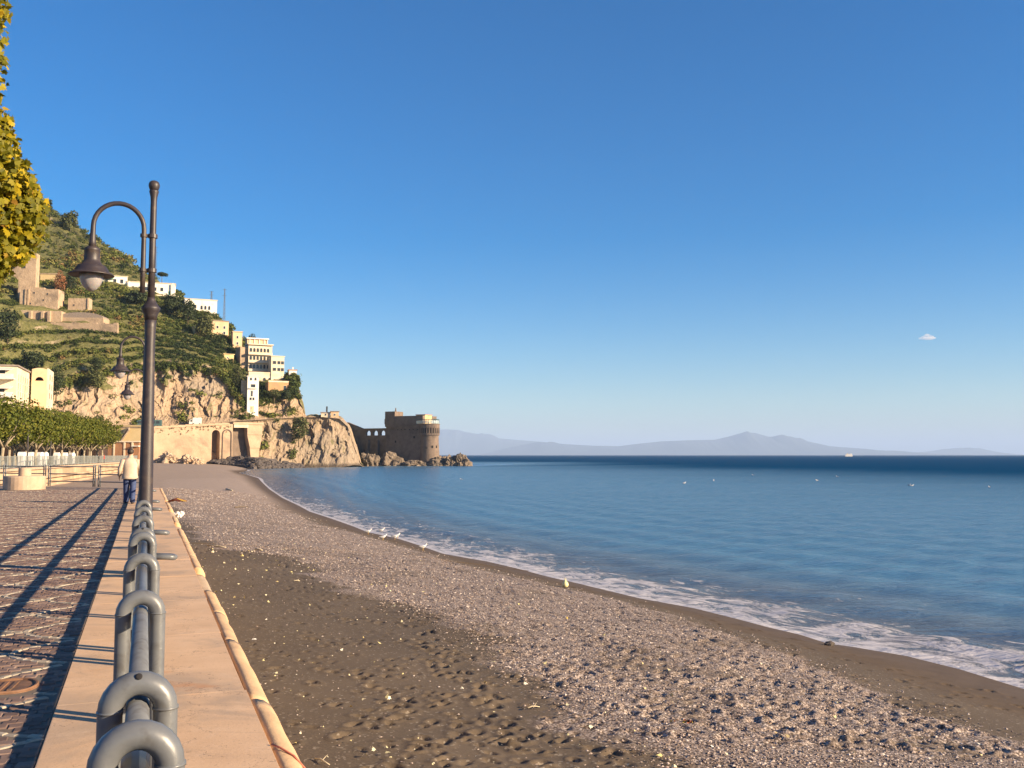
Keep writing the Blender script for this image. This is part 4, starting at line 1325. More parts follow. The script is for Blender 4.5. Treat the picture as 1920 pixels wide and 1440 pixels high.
gi = np.arange(nP * (nQ + 2)).reshape(nP, nQ + 2)
gq = np.stack([gi[:-1, :-1], gi[1:, :-1], gi[1:, 1:], gi[:-1, 1:]], axis=-1).reshape(-1, 4)
def hill_material():
    m, nt, bs = principled('headland_rock_and_earth')
    v = pos(nt)
    r_ = attr(nt, 'rock')
    n1 = noise_node(nt, 0.13, 6, 0.65, pos(nt, (1.5, 1, 0.6)), 0.4)
    n2 = noise_node(nt, 0.7, 5, 0.65, v)
    n3 = noise_node(nt, 0.045, 4, 0.6, v, 0.6)
    rk = ramp(nt, [(0.25, (0.20, 0.142, 0.094)), (0.45, (0.345, 0.25, 0.165)), (0.62, (0.44, 0.325, 0.22)), (0.85, (0.41, 0.33, 0.25))])
    nt.links.new(math_node(nt, 'ADD', math_node(nt, 'MULTIPLY', n1.outputs['Fac'], 0.7), math_node(nt, 'MULTIPLY', n2.outputs['Fac'], 0.3)), rk.inputs[0])
    # dark seams in the rock
    sm = nt.nodes.new('ShaderNodeTexVoronoi'); sm.feature = 'DISTANCE_TO_EDGE'; sm.inputs['Scale'].default_value = 0.33
    dv = nt.nodes.new('ShaderNodeVectorMath'); dv.operation = 'ADD'
    nv_ = noise_node(nt, 0.5, 4, 0.6, v); nt.links.new(pos(nt, (1.5, 0.7, 0.33)), dv.inputs[0]); nt.links.new(nv_.outputs['Color'], dv.inputs[1]); nt.links.new(dv.outputs[0], sm.inputs['Vector'])
    # grey weathering and plants in the cracks
    rc = mix(nt, math_node(nt, 'MULTIPLY', smooth_range(nt, n3.outputs['Fac'], 0.48, 0.62), 0.7), rk.outputs[0], (0.27, 0.225, 0.175))
    rc = mix(nt, math_node(nt, 'MULTIPLY', attr(nt, 'grey'), 0.55), rc, mix(nt, n2.outputs['Fac'], (0.15, 0.12, 0.092), (0.36, 0.285, 0.205)))   # the sea cliff is a greyer limestone
    n4 = noise_node(nt, 0.28, 5, 0.7, pos(nt, (1, 1, 0.55)), 0.3)
    rc = mix(nt, math_node(nt, 'MULTIPLY', smooth_range(nt, n4.outputs['Fac'], 0.57, 0.66), 0.85), rc, (0.125, 0.115, 0.055))
    rc = mix(nt, math_node(nt, 'MULTIPLY', smooth_range(nt, sm.outputs['Distance'], 0.08, 0.0), 0.45), rc, (0.115, 0.085, 0.06))
    gz = nt.nodes.new('ShaderNodeNewGeometry'); sz_ = nt.nodes.new('ShaderNodeSeparateXYZ'); nt.links.new(gz.outputs['Position'], sz_.inputs[0])
    rc = mix(nt, math_node(nt, 'MULTIPLY', smooth_range(nt, math_node(nt, 'ADD', sz_.outputs[2], math_node(nt, 'MULTIPLY', n2.outputs['Fac'], -2.0)), 1.2, -0.2), 0.8), rc, (0.07, 0.055, 0.042))   # weed and wet at the waterline
    vg = ramp(nt, [(0.3, (0.075, 0.08, 0.025)), (0.5, (0.125, 0.122, 0.043)), (0.7, (0.19, 0.172, 0.078))])
    nt.links.new(n2.outputs['Fac'], vg.inputs[0])
    # terrace walls: dry stone on the steep risers
    g = nt.nodes.new('ShaderNodeNewGeometry')
    sx = nt.nodes.new('ShaderNodeSeparateXYZ'); nt.links.new(g.outputs['True Normal'], sx.inputs[0])
    steep = smooth_range(nt, sx.outputs[2], 0.62, 0.40)
    st = mix(nt, n2.outputs['Fac'], (0.20, 0.16, 0.11), (0.40, 0.32, 0.22))
    stm = math_node(nt, 'MULTIPLY', steep, smooth_range(nt, n1.outputs['Fac'], 0.47, 0.60))
    vc = mix(nt, stm, vg.outputs[0], st)
    rm = smooth_range(nt, math_node(nt, 'ADD', r_, math_node(nt, 'MULTIPLY', math_node(nt, 'SUBTRACT', n4.outputs['Fac'], 0.5), 0.9)), 0.4, 0.62)
    c = mix(nt, rm, vc, rc)
    nt.links.new(c, bs.inputs['Base Color'])
    bs.inputs['Roughness'].default_value = 0.92
    bs.inputs['Specular IOR Level'].default_value = 0.2
    h_ = math_node(nt, 'ADD', n2.outputs['Fac'], math_node(nt, 'MULTIPLY', n4.outputs['Fac'], 1.2))
    bump(nt, bs, h_, 0.9, 0.9)
    return m
M['hill'] = hill_material()
headland = put('headland', grid_mesh('headland', G.reshape(-1, 3), gq, M['hill'], {'rock': rock, 'grey': grey}, smooth=False))
tag(headland, kind='structure')

# coast road on its ledge
rd = MB()
vs = []
for px in np.arange(262, 645, 8.0):
    c = column(px)
    a, b = at(px, c[1, 0] - 1.2, c[1, 1] - 0.6), at(px, c[2, 0] - 1.2, c[2, 1])
    b.z = a.z
    vs += [a, b]
rd.add(vs, [(2 * k, 2 * k + 2, 2 * k + 3, 2 * k + 1) for k in range(len(vs) // 2 - 1)])
road = tag(put('coast_road', rd.mesh('coast_road', M['asphalt'])), kind='structure')

# retaining wall under the road, with its arches, bridge and buttress
rw = thing('road_retaining_wall', 'high peach retaining wall with a dark arch carrying the coast road', 'wall', at(330, 868, 396))
pA, pB = at(262, 868, 389), at(440, 868, 409)
wdir = Vector((pB.x - pA.x, pB.y - pA.y, 0)); wl = wdir.length; wdir.normalize(); wno = Vector((-wdir.y, wdir.x, 0))
def wfr(x, y, z):
    p = pA + wdir * x + wno * y
    return Vector((p.x, p.y, z))
def x_of(px):
    m = (px - 960) / F
    return (m * pA.y - pA.x) / (wdir.x - m * wdir.y)
def z_of(px, py):
    x = x_of(px); p = wfr(x, 0, 0)
    return at(px, py, p.y).z
zt = lambda x: np.interp(x, [x_of(262), x_of(286), x_of(360), x_of(437)], [z_of(262, 806), z_of(286, 803), z_of(360, 799), z_of(437, 795)])
ax0, ax1 = x_of(398), x_of(413)
bx0_, bx1_ = x_of(419), x_of(434)
mb = MB()
mb.holed_wall(wfr, x_of(262), x_of(437), 0, 2.2, -1.0, lambda x: float(zt(x)), [(ax0, ax1, -1.0, z_of(405, 806) - (ax1 - ax0) / 2)], 4.0)
part(mb, 'wall_face', M['retain'], rw, world=True)
mb = MB(); mb.fbox(wfr, ax0 - 1, ax1 + 1, 5.5, 6, -1, z_of(405, 800)); part(mb, 'arch_recess', M['castle'], rw, world=True)
mb = MB(); mb.fbox(wfr, ax0 - 0.4, ax0, 2.2, 5.5, -1, z_of(405, 803)); mb.fbox(wfr, ax1, ax1 + .4, 2.2, 5.5, -1, z_of(405, 803)); part(mb, 'arch_side', M['retain'], rw, world=True)
mb = MB()
r_a = (bx1_ - bx0_) / 2; zs = z_of(427, 806) - r_a
mb.tube([wfr(bx0_ - 0.2 + 0 * k, -0.05, z) for k, z in enumerate((0, zs))] + [wfr((bx0_ + bx1_) / 2 - r_a * 1.05 * math.cos(math.pi * k / 10), -0.05, zs + r_a * 1.05 * math.sin(math.pi * k / 10)) for k in range(11)] + [wfr(bx1_ + 0.2, -0.05, 0)], 0.32, 6)
part(mb, 'blind_arch_moulding', M['castle'], rw, world=True)
mb = MB()
for k in range(int(x_of(437) - x_of(262)) // 3):
    x = x_of(262) + 1.5 + 3 * k
    mb.fbox(wfr, x - 1.5, x + 1.5, -0.25, 2.2, float(zt(x)) + 0.0 - 0.2, float(zt(x)) + 0.75)
part(mb, 'parapet', M['retain'], rw, world=True)
# weeping stains and plants hang on the wall as tufts
M['tuft'] = island_colours('wall_tufts', [(0.0, (0.07, 0.06, 0.025)), (1.0, (0.13, 0.115, 0.045))], 0.8)
bl = []
for _ in range(70):
    x = random.uniform(x_of(286), x_of(436)); z = float(zt(x)) - abs(random.gauss(0.2, 1.6))
    p = wfr(x, -0.1, z); bl.append((p.x, p.y, p.z, random.uniform(.2, .6), .25, random.uniform(.2, .5)))
v_, f_ = leaf_cloud(bl, 1300, 0.22, 21)
l = rw.location; v_ = v_ - np.array([l.x, l.y, l.z])
tag(put('wall_plants', tri_mesh('wall_plants', v_, f_, M['tuft']), rw), kind='stuff')

br = thing('road_bridge', 'short road bridge and tapering peach buttress beside the arch', 'bridge', at(450, 868, 412))
pC = at(437, 868, 409); pD = at(490, 870, 416)
b_dir = Vector((pD.x - pC.x, pD.y - pC.y, 0)); bl_ = b_dir.length; b_dir.normalize(); b_no = Vector((-b_dir.y, b_dir.x, 0))
def bfr(x, y, z):
    p = pC + b_dir * x + b_no * y
    return Vector((p.x, p.y, z))
def zb(px, py): return at(px, py, 412).z
k_ = 412 / F
mb = MB(); mb.fbox(bfr, 0, bl_ * 0.50, -0.4, 4, zb(450, 802), zb(450, 796)); part(mb, 'deck_beam', M['cream'], br, world=True)
mb = MB(); mb.fbox(bfr, -0.4, bl_ + 0.5, -0.6, 4, zb(450, 796), zb(450, 792)); part(mb, 'parapet', M['retain'], br, world=True)
mb = MB()
x0, x1 = bl_ * 0.47, bl_ * 1.0
prof = [(x0, x1, zb(470, 796)), (x0, x1, zb(470, 815)), (x0 + 1.2, x1 - 1.0, zb(470, 840)), (x0 + 2.0, x1 - 1.6, zb(470, 870))]
for (a, b, z), (a2, b2, z2) in zip(prof[:-1], prof[1:]):
    mb.box8([bfr(a2, -0.5, z2), bfr(b2, -0.5, z2), bfr(b2, 4, z2), bfr(a2, 4, z2), bfr(a, -0.2, z), bfr(b, -0.2, z), bfr(b, 4, z), bfr(a, 4, z)])
part(mb, 'buttress', M['retain'], br, world=True)
mb = MB(); mb.fbox(bfr, 0.4, bl_ * 0.47, 3.5, 4, -1, zb(450, 802)); part(mb, 'gully_back', M['castle'], br, world=True)

# ------------------------------------------------------------------ rocks
M['rock'] = surf('tan_sea_rock', (0.115, 0.09, 0.068), (0.225, 0.175, 0.128), 0.35, 0.9, (0.075, 0.062, 0.05), 0.12, 0.9, 0.4, 1.2)
M['pale_rock'] = surf('pale_fallen_rock', (0.36, 0.26, 0.175), (0.52, 0.39, 0.27), 0.5, 0.9, (0.28, 0.21, 0.145), 0.2, 0.7, 0.2, 2)
M['dark_rock'] = surf('dark_breakwater_rock', (0.06, 0.05, 0.045), (0.12, 0.098, 0.085), 0.6, 0.85, bstr=0.8, bdist=0.2, bscale=2)
def ico(sub=2):
    t = (1 + 5 ** .5) / 2
    v = [Vector(p).normalized() for p in [(-1, t, 0), (1, t, 0), (-1, -t, 0), (1, -t, 0), (0, -1, t), (0, 1, t), (0, -1, -t), (0, 1, -t), (t, 0, -1), (t, 0, 1), (-t, 0, -1), (-t, 0, 1)]]
    f = [(0, 11, 5), (0, 5, 1), (0, 1, 7), (0, 7, 10), (0, 10, 11), (1, 5, 9), (5, 11, 4), (11, 10, 2), (10, 7, 6), (7, 1, 8), (3, 9, 4), (3, 4, 2), (3, 2, 6), (3, 6, 8), (3, 8, 9), (4, 9, 5), (2, 4, 11), (6, 2, 10), (8, 6, 7), (9, 8, 1)]
    for _ in range(sub):
        mid, nf = {}, []
        def m(a, b):
            k = (min(a, b), max(a, b))
            if k not in mid:
                v.append(((v[a] + v[b]) / 2).normalized()); mid[k] = len(v) - 1
            return mid[k]
        for a, b, c in f:
            x, y, z = m(a, b), m(b, c), m(c, a)
            nf += [(a, x, z), (b, y, x), (c, z, y), (x, y, z)]
        f = nf
    return v, f
ICO = {s: ico(s) for s in (1, 2, 3, 4)}
def rock_shape(mb, c, rx, ry, rz, seed, sub=3, amp=0.35, freq=1.7):
    v, f = ICO[sub]
    o = Vector((seed * 3.7, seed * 1.3, seed * 7.1))
    vs = []
    for p in v:
        q = p * freq + o
        n = mnoise.cell(Vector((q.x * 1.3, q.y * 1.3, q.z * 0.7))) - 0.5
        k = 1 + amp * (mnoise.fractal(q, 1.0, 2.0, 4) + 0.55 * n)
        vs.append((c[0] + p.x * rx * k, c[1] + p.y * ry * k, c[2] + p.z * rz * k))
    mb.add(vs, f)
def rock(label, px, py, Y, wpx, hpx, seed, depth=6, mat='rock', sub=4, group=None):
    c = at(px, py, Y); s = Y / F
    t = thing('rock_outcrop', label, 'rock', c, 0, group)
    mb = MB(); rock_shape(mb, (0, 0, 0), wpx * s / 2, depth, hpx * s, seed, sub)
    part(mb, 'rock_mass', M[mat], t)
    return t
rock('craggy tan rock below the arched castle wall', 735, 873, 487, 50, 22, 2, 5)
rock('low jagged rock beside the shaded arched wall', 694, 872, 484, 46, 22, 9, 5)
rock('tall cracked boulder at the seaward tip below the round tower', 866, 873, 484, 34, 21, 15, 5)
rock('blocky split boulder beside the tall tip boulder', 846, 873, 485, 30, 19, 23, 5)
rock('dark rock shelf at the foot of the round tower', 825, 873, 486, 52, 18, 6, 6)
rock('dark shore rock under the castle facade', 778, 874, 483, 50, 12, 12, 5)
rip = MB()
for k in range(420):
    px = random.uniform(396, 566)
    yb = np.interp(px, [396, 430, 480, 560], [866, 872, 880, 879]); yt = np.interp(px, [396, 420, 450, 500, 566], [862, 858, 857, 861, 872])
    t = random.random()
    py = yb + (yt - yb) * t
    Yb = np.interp(px, [396, 440, 480, 566], [402, 396, 380, 405])
    p = at(px, py, Yb + 12 * t)
    s = random.uniform(0.5, 1.25)
    rock_shape(rip, (p.x, p.y, p.z), s * random.uniform(.9, 1.5), s, s * .75, k, 1, 0.4)
tag(put('breakwater_boulders', rip.mesh('breakwater_boulders', M['dark_rock'])), 'dark heap of breakwater boulders at the foot of the cliff', 'boulders', kind='stuff')
rb = MB()
for k, (px, py, s) in enumerate([(300, 866, 2.0), (316, 860, 3.2), (326, 864, 2.2), (345, 866, 1.8), (352, 863, 2.6), (366, 866, 2.0), (373, 865, 1.6), (308, 868, 1.2), (338, 869, 1.0), (290, 867, 1.3)]):
    t = thing('fallen_rock', 'pale fallen rock at the foot of the retaining wall', 'rock', at(px, py + 1, 384), 0, 'fallen rocks under the retaining wall')
    m_ = MB(); rock_shape(m_, (0, 0, 0), s * 1.1, s, s * .9, k + 40, 3, 0.45); part(m_, 'rock_mass', M['pale_rock'], t)

# ------------------------------------------------------------------ buildings on the headland
M['orange'] = surf('orange_terrace_stone', (0.40, 0.22, 0.10), (0.50, 0.29, 0.14), 0.4, 0.9, (0.33, 0.21, 0.12), 0.15, 0.4, 0.05, 2)
RECTS = []                                        # photo rectangles kept clear of shrubs
def hill_house(name, label, cat, px0, px1, pyt, pyb, psi=0, depth=8, wall='white', fwd=1.0, **k):
    RECTS.append((px0 - 1, px1 + 1, pyt - 1, pyb - 1))
    Y = terr_Y((px0 + px1) / 2, pyb) - fwd
    return House(name, label, cat, px0, px1, pyt, pyb, Y, psi, depth, wall, k.pop('sink', 3.0), **k)

# ruined convent on the terraces
h = hill_house('ruined_tower', 'tall ruined square stone tower above the terraces', 'ruin', 33, 57, 474, 566, 8, 5, 'ruin', roof=False)
for u, v, w, hh in ((0.42, 0.86, 0.8, 1.7), (0.30, 0.72, 1.5, 1.6), (0.40, 0.22, 1.6, 1.0)): h.window(u, v, w, hh, frame='ruin')
h.box('broken_crown', 'ruin', 0.2, h.L * 0.5, 0.2, 4, h.H, h.H + 0.8)
h = hill_house('ruined_hall', 'broad roofless ruined stone hall below the ruined tower', 'ruin', 36, 101, 541, 583, 6, 8, 'ruin', fwd=1.0, roof=False)
for u, v in ((0.37, 0.82), (0.72, 0.78), (0.28, 0.34), (0.62, 0.5)): h.window(u, v, 0.7, 0.8, frame='ruin')
for u in (0.16, 0.23): h.box('pilaster', 'ruin', u * h.L - .4, u * h.L + .3, -0.5, 0, -3, h.H * 0.98)
h.box('broken_crown', 'ruin', h.L * 0.3, h.L * 0.62, 0.3, 3, h.H, h.H + 0.7)
h = hill_house('ruined_undercroft', 'stepped ruined stone base under the roofless hall', 'ruin', 38, 108, 582, 603, 6, 6, 'ruin', fwd=1.0, roof=False)
for u in (0.26, 0.56, 0.72): h.box('buttress', 'ruin', u * h.L - .6, u * h.L + .6, -1.4, 0, -3, h.H * 0.95)
h = hill_house('ruined_cell', 'small grey ruined stone box beside the vaulted ruin', 'ruin', 127, 157, 559, 588, 6, 6, 'ruin', fwd=1.0, roof=False)
h.window(0.3, 0.55, 0.7, 0.8, frame='ruin')
h.box('side_pier', 'ruin', h.L, h.L + 0.6, -0.4, 5, -3, h.H * 1.02)
h = hill_house('vaulted_ruin', 'low barrel vaulted ruin with a rounded stone roof', 'ruin', 107, 187, 595, 610, 4, 9, 'ruin', fwd=1.0, roof=False)
mb = MB(); n_ = 12; vs = []
for y in (0.2, 8.8):
    for k in range(n_ + 1):
        a = math.pi * k / n_
        vs.append(h.fr(h.L / 2 - h.L / 2 * math.cos(a), y, h.H + 2.6 * math.sin(a)))
mb.add(vs, [(k, k + 1, n_ + 2 + k, n_ + 1 + k) for k in range(n_)] + [tuple(range(n_ + 1)), tuple(range(2 * n_ + 1, n_, -1))])
part(mb, 'vault', M['roof'], h.root, world=True)
h = hill_house('terrace_wall', 'long pale stone terrace wall below the vaulted ruin', 'wall', 30, 215, 606, 622, 4, 2, 'ruin', fwd=1.0, roof=False)
mb = MB()
for k in range(24):
    x = h.L * (k + 0.5) / 24
    mb.fbox(h.fr, x - h.L / 50, x + h.L / 50, 0.1, 1.5, h.H, h.H + random.uniform(0.1, 0.9))
part(mb, 'broken_crown', M['ruin'], h.root, world=True)
h = hill_house('golden_ruin', 'small golden wall fragment beside the ruined tower', 'ruin', 75, 100, 514, 531, 4, 4, 'yellow', roof=False)
h.box('lintel', 'ruin', -0.2, h.L + .2, -0.2, 4, h.H, h.H + 0.5)
h = hill_house('upper_ruin', 'grey ruined gable half hidden by yellow leaves left of the tower', 'ruin', 10, 29, 482, 520, 4, 5, 'ruin', roof=False)
h.window(0.5, 0.5, 1.2, 1.4, frame='ruin')

# white houses along the contour
h = hill_house('white_villa', 'white villa with a green awning just above the ruins', 'house', 186, 231, 516, 534, 22, 9, 'white', roof='cream')
for u in (0.25, 0.55, 0.8): h.window(u, 0.5, 1.6, 2.2)
h.window(0.5, 0.5, 1.6, 2.2, side=True)
M['green'] = surf('green_canvas', (0.08, 0.28, 0.20), (0.10, 0.34, 0.25), 2, 0.8, bstr=0)
h.box('awning', 'green', h.L * 0.2, h.L * 0.5, -1.6, 0, h.H * 0.66, h.H * 0.72)
h.box('terrace', 'cream', -1, h.L + 1, -3.5, 0, -1.2, -0.4)
h = hill_house('long_bungalow', 'long low white bungalow with flat roof slab and green doors', 'house', 238, 322, 528, 550, 18, 9, 'white', roof='cream')
for u in (0.12, 0.26, 0.4, 0.58, 0.72): h.window(u, 0.48, 1.5, 2.0)
h.box('door', 'green', h.L * 0.86, h.L * 0.86 + 1.2, -0.08, 0.02, 0, 2.4)
h.box('terrace', 'cream', -1, h.L + 2, -4, 0, -1.3, -0.5)
for u in (0.05, 0.5, 0.95): h.box('pier', 'white', u * h.L - .3, u * h.L + .3, -1.5, -1.0, -1, h.H)
h = hill_house('stilted_house', 'white house standing on stilts above the dark trees', 'house', 346, 402, 560, 587, 24, 9, 'white', roof='cream')
for u in (0.14, 0.32): h.window(u, 0.5, 1.5, 2.0)
for u in (0.52, 0.64, 0.76): h.window(u, 0.42, 1.2, 1.6, arch=True)
h.window(0.5, 0.5, 1.5, 2.0, side=True)
h.box('balcony', 'cream', h.L * 0.45, h.L + 0.5, -2.4, 0, -0.9, -0.3)
for u in (0.55, 0.95): h.box('stilt', 'cream', u * h.L - .3, u * h.L + .3, -2.0, -1.4, -9, -0.9)
h = hill_house('tiled_cottage', 'small pair of tan cottages with dark tiled roof below the mast', 'house', 396, 425, 601, 630, 30, 8, 'peach', roof='roof')
h.window(0.35, 0.6, 1.1, 1.4); h.window(0.75, 0.6, 1.1, 1.4); h.window(0.75, 0.25, 1.1, 1.4)
h = hill_house('garden_shed', 'tiny yellow shed among the bushes of the mid slope', 'shed', 364, 373, 613, 630, 30, 4, 'yellow')
h.window(0.5, 0.6, 0.6, 0.7)
h = hill_house('yellow_cabin', 'little bright yellow cabin among bushes above the cliff edge', 'cabin', 419, 436, 664, 678, 40, 5, 'yellow')
h.window(0.4, 0.55, 0.7, 0.9)
h = hill_house('peach_pillar_house', 'narrow peach house front rising behind the terraced hotel', 'house', 436, 451, 622, 655, 25, 6, 'peach')
h.window(0.5, 0.7, 0.9, 1.3); h.window(0.5, 0.35, 0.9, 1.3)

# the terraced hotel on the point
hx = hill_house('terraced_hotel', 'cream terraced hotel with three rows of arches on the point', 'hotel', 465, 508, 646, 702, 28, 8, 'cream', fwd=1.0, roof=False)
for j, v in enumerate((0.80, 0.53, 0.25)):
    b = hx.box('balcony', 'cream', -0.3, hx.L * 0.98, -1.6, 0, v * hx.H - 2.0, v * hx.H - 0.95)
    for i in range(6):
        hx.window(0.10 + 0.145 * i, v + 0.01, 1.15, 1.4, arch=True, frame='cream')
hx.box('roof', 'cream', -0.4, hx.L + .4, -1.2, 8, hx.H, hx.H + 0.5)
hx.box('penthouse', 'peach', 0, hx.L * 0.86, 3, 7.6, hx.H + 0.5, hx.H + 3.2)
hx.box('penthouse_roof', 'white', -0.6, hx.L * 0.9, 2, 8.4, hx.H + 3.2, hx.H + 3.7)
for u in (0.1, 0.3, 0.5, 0.7, 0.85): hx.box('pergola_post', 'white', u * hx.L - .15, u * hx.L + .15, 2.6, 2.9, hx.H + .5, hx.H + 3.2)
hx.box('side_wing', 'ruin', -3.6, -0.05, 1.5, 12, -3, hx.H * 0.92)  # darker stone puts the shade of this side into its colour
h2 = hill_house('hotel_annex', 'lower annex of the terraced hotel with awninged openings', 'building', 508, 531, 668, 712, 28, 6, 'cream', fwd=1.0, roof='cream')
for v in (0.74, 0.45):
    for u in (0.25, 0.6, 0.85): h2.window(u, v, 1.6, 1.5, frame='cream')
h2.window(0.5, 0.7, 1.6, 2.0, side=True); h2.window(0.5, 0.35, 1.6, 2.0, side=True)
h3 = hill_house('hotel_terrace', 'broad cream retaining terrace below the terraced hotel', 'terrace', 466, 530, 700, 718, 26, 6, 'cream', fwd=1.0, roof=False)
for u in (0.45, 0.6, 0.75): h3.window(u, 0.35, 1.4, 0.9, arch=True, frame='cream')
h3.box('parapet', 'cream', 0, h3.L, -0.1, 0.25, h3.H, h3.H + 0.9)
h4 = hill_house('orange_terrace', 'orange stone terrace wall with garden below the hotel', 'terrace', 503, 540, 716, 738, 30, 5, 'orange', fwd=1.0, roof=False)
h4.window(0.82, 0.5, 1.4, 2.4, frame='peach')
h4.box('parapet', 'cream', 0, h4.L, -0.1, 0.25, h4.H, h4.H + 0.7)
h = hill_house('cliff_chapel', 'small white chapel with red roof at the cliff edge', 'chapel', 542, 555, 694, 708, 20, 5, 'white', roof='terracotta')
for u in (0.35, 0.65): h.window(u, 0.55, 0.5, 0.9)
h.box('bell_post', 'white', h.L * .45, h.L * .6, 1, 1.6, h.H, h.H + 1.6)
# tall white house on the cliff road
h = hill_house('tall_white_house', 'tall narrow white house with arched windows above the road', 'house', 463, 484, 706, 772, 20, 8, 'white', fwd=1.0, roof='white')
for u in (0.3, 0.7): h.window(u, 0.92, 0.9, 0.8, arch=True)
h.window(0.5, 0.74, 2.0, 1.4); h.window(0.4, 0.52, 0.8, 2.6); h.window(0.3, 0.37, 0.9, 1.2); h.window(0.55, 0.37, 0.9, 1.2)
h.box('balcony', 'white', h.L * 0.15, h.L * 0.85, -0.9, 0, h.H * 0.66, h.H * 0.68)
h.box('door', 'peach', h.L * 0.3, h.L * 0.6, -0.1, 0.02, 0, h.H * 0.16)
h.box('lean_to', 'ruin', -2.6, -0.05, 2.5, 8, -3, h.H * 0.9)
# houses on the rock above the castle wall
h = hill_house('rock_cottage', 'low cream cottage with dark roof on the rock left of the castle', 'house', 602, 619, 774, 781, 10, 6, 'cream', fwd=1.0, roof='roof')
h.window(0.5, 0.5, 0.8, 0.9)
h = hill_house('rock_lodge', 'pink flat roofed lodge at the edge of the rock left of the castle', 'house', 620, 635, 772, 783, 10, 6, 'peach', fwd=1.0, roof='roof')
h.window(0.5, 0.5, 0.8, 0.9)
h.box('chimney', 'dark', -2.2, -1.5, 2, 2.8, h.H, h.H + 2.6)

# masts
def mast(px, pyt, pyb, Y, label, w):
    a, b = at(px, pyb, Y), at(px, pyt, Y)
    H = b.z - a.z
    t = thing('lattice_mast', label, 'mast', a)
    for sx in (-1, 1):
        for sy in (-1, 1):
            mb = MB(); mb.tube([(sx * w, sy * w, -2), (sx * w * .25, sy * w * .25, H)], 0.07, 5); part(mb, 'leg', M['steel'], t)
    mb = MB(); n_ = 9
    for k in range(n_):
        z0, z1 = H * k / n_, H * (k + 1) / n_
        w0, w1 = w * (1 - .75 * k / n_), w * (1 - .75 * (k + 1) / n_)
        for sy in (-1, 1):
            mb.tube([(-w0, sy * w0, z0), (w1, sy * w1, z1)], 0.04, 4); mb.tube([(w0, sy * w0, z0), (-w1, sy * w1, z1)], 0.04, 4)
    part(mb, 'bracing', M['steel'], t)
    for f in (0.80, 0.97):
        mb = MB(); mb.tube([(-1.4, 0, H * f), (1.4, 0, H * f)], 0.07, 5); part(mb, 'cross_arm', M['steel'], t)
    return t
mast(396, 546, 580, 545, 'short lattice mast with cross arms behind the stilted house', 0.7)
mast(420, 541, 606, 540, 'tall thin lattice mast standing above the tiled cottage', 0.55)
mast(291, 462, 520, 566, 'faint thin lattice mast on the ridge behind the long bungalow', 0.5)

# truck and bus on the coast road
def vehicle(name, label, cat, px0, px1, pyt, pyb, mat, cab=True):
    c = column((px0 + px1) / 2)
    Y = c[1, 1] + 2.5
    a = at(px0, pyb, Y); s = Y / F
    w, hh = (px1 - px0) * s, (pyb - pyt) * s
    t = thing(name, label, cat, a, R(12))
    mb = MB(); mb.bevel_box(0, w, 0, 2.1, 0.45, hh, 0.08); part(mb, 'body', M[mat], t)
    if cab:
        mb = MB(); mb.box8([(-1.5, .05, .45), (-0.02, .05, .45), (-0.02, 2.05, .45), (-1.5, 2.05, .45), (-1.2, .1, hh * .75), (-0.02, .1, hh * .75), (-0.02, 2.0, hh * .75), (-1.2, 2.0, hh * .75)])
        cb = part(mb, 'cab', M['white'], t)
        mb = MB(); mb.box(-0.9, -0.2, 0.03, 0.07, hh * .45, hh * .68); part(mb, 'window', M['window'], cb)
    else:
        for k in range(5):
            mb = MB(); mb.box(w * (.06 + .18 * k), w * (.2 + .18 * k), -0.02, 0.02, hh * .5, hh * .85); part(mb, 'window', M['window'], t)
    for x in (0.1 * w, 0.85 * w):
        for y in (0.1, 2.0):
            mb = MB(); mb.tube([(x, y - .12, .42), (x, y + .12, .42)], .42, 10); part(mb, 'wheel', M['dark'], t)
    return t
vehicle('box_truck', 'small white box truck on the coast road above the retaining wall', 'truck', 361, 376, 783, 797, 'white')
M['teal'] = surf('dark_teal_paint', (0.05, 0.10, 0.10), (0.07, 0.13, 0.13), 2, 0.5, bstr=0)
vehicle('coach', 'dark teal coach on the coast road above the yellow wall', 'coach', 256, 300, 787, 801, 'teal', False)

# ------------------------------------------------------------------ castle on the point
cs = thing('castle_tower', 'medieval stone castle with round tower and glass railed terrace on the point', 'castle', at(722, 874, 500))
YC = 500
c0 = at(724, 868, YC)
cyaw = R(-27)
cc, ss = math.cos(cyaw), math.sin(cyaw)
def cfr(x, y, z):
    return Vector((c0.x + x * cc - y * ss, c0.y + x * ss + y * cc, z))
def zc(py, Y=495): return at(760, py, Y).z
LC = 22.5
mb = MB()
# battered facade: leaning base, plumb above
for (za, zb_, oa, ob) in ((1.0, zc(835), 2.2, 0.8), (zc(835), zc(806), 0.8, 0.0), (zc(806), zc(800), 0.0, 0.45), (zc(800), zc(780), 0.45, 0.45)):
    x1 = LC
    mb.box8([cfr(0, -oa, za), cfr(x1, -oa, za), cfr(x1, 13, za), cfr(0, 13, za), cfr(0, -ob, zb_), cfr(x1, -ob, zb_), cfr(x1, 13, zb_), cfr(0, 13, zb_)])
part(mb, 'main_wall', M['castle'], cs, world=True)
mb = MB(); mb.fbox(cfr, -0.5, 5.6, -0.7, 7, zc(800), zc(771)); mb.fbox(cfr, -0.7, 1.2, -0.9, 3, zc(795), zc(785))
tw = part(mb, 'corner_turret', M['castle'], cs, world=True)
mb = MB(); mb.tube([cfr(5.0, 1, zc(771)), cfr(5.0, 1, zc(764))], [0.5, 0.2], 6); part(mb, 'pinnacle', M['castle'], tw, world=True)
mb = MB(); mb.fbox(cfr, 5.7, LC - 4, -0.75, -0.44, zc(797), zc(795.5)); part(mb, 'string_course', M['castle'], cs, world=True)
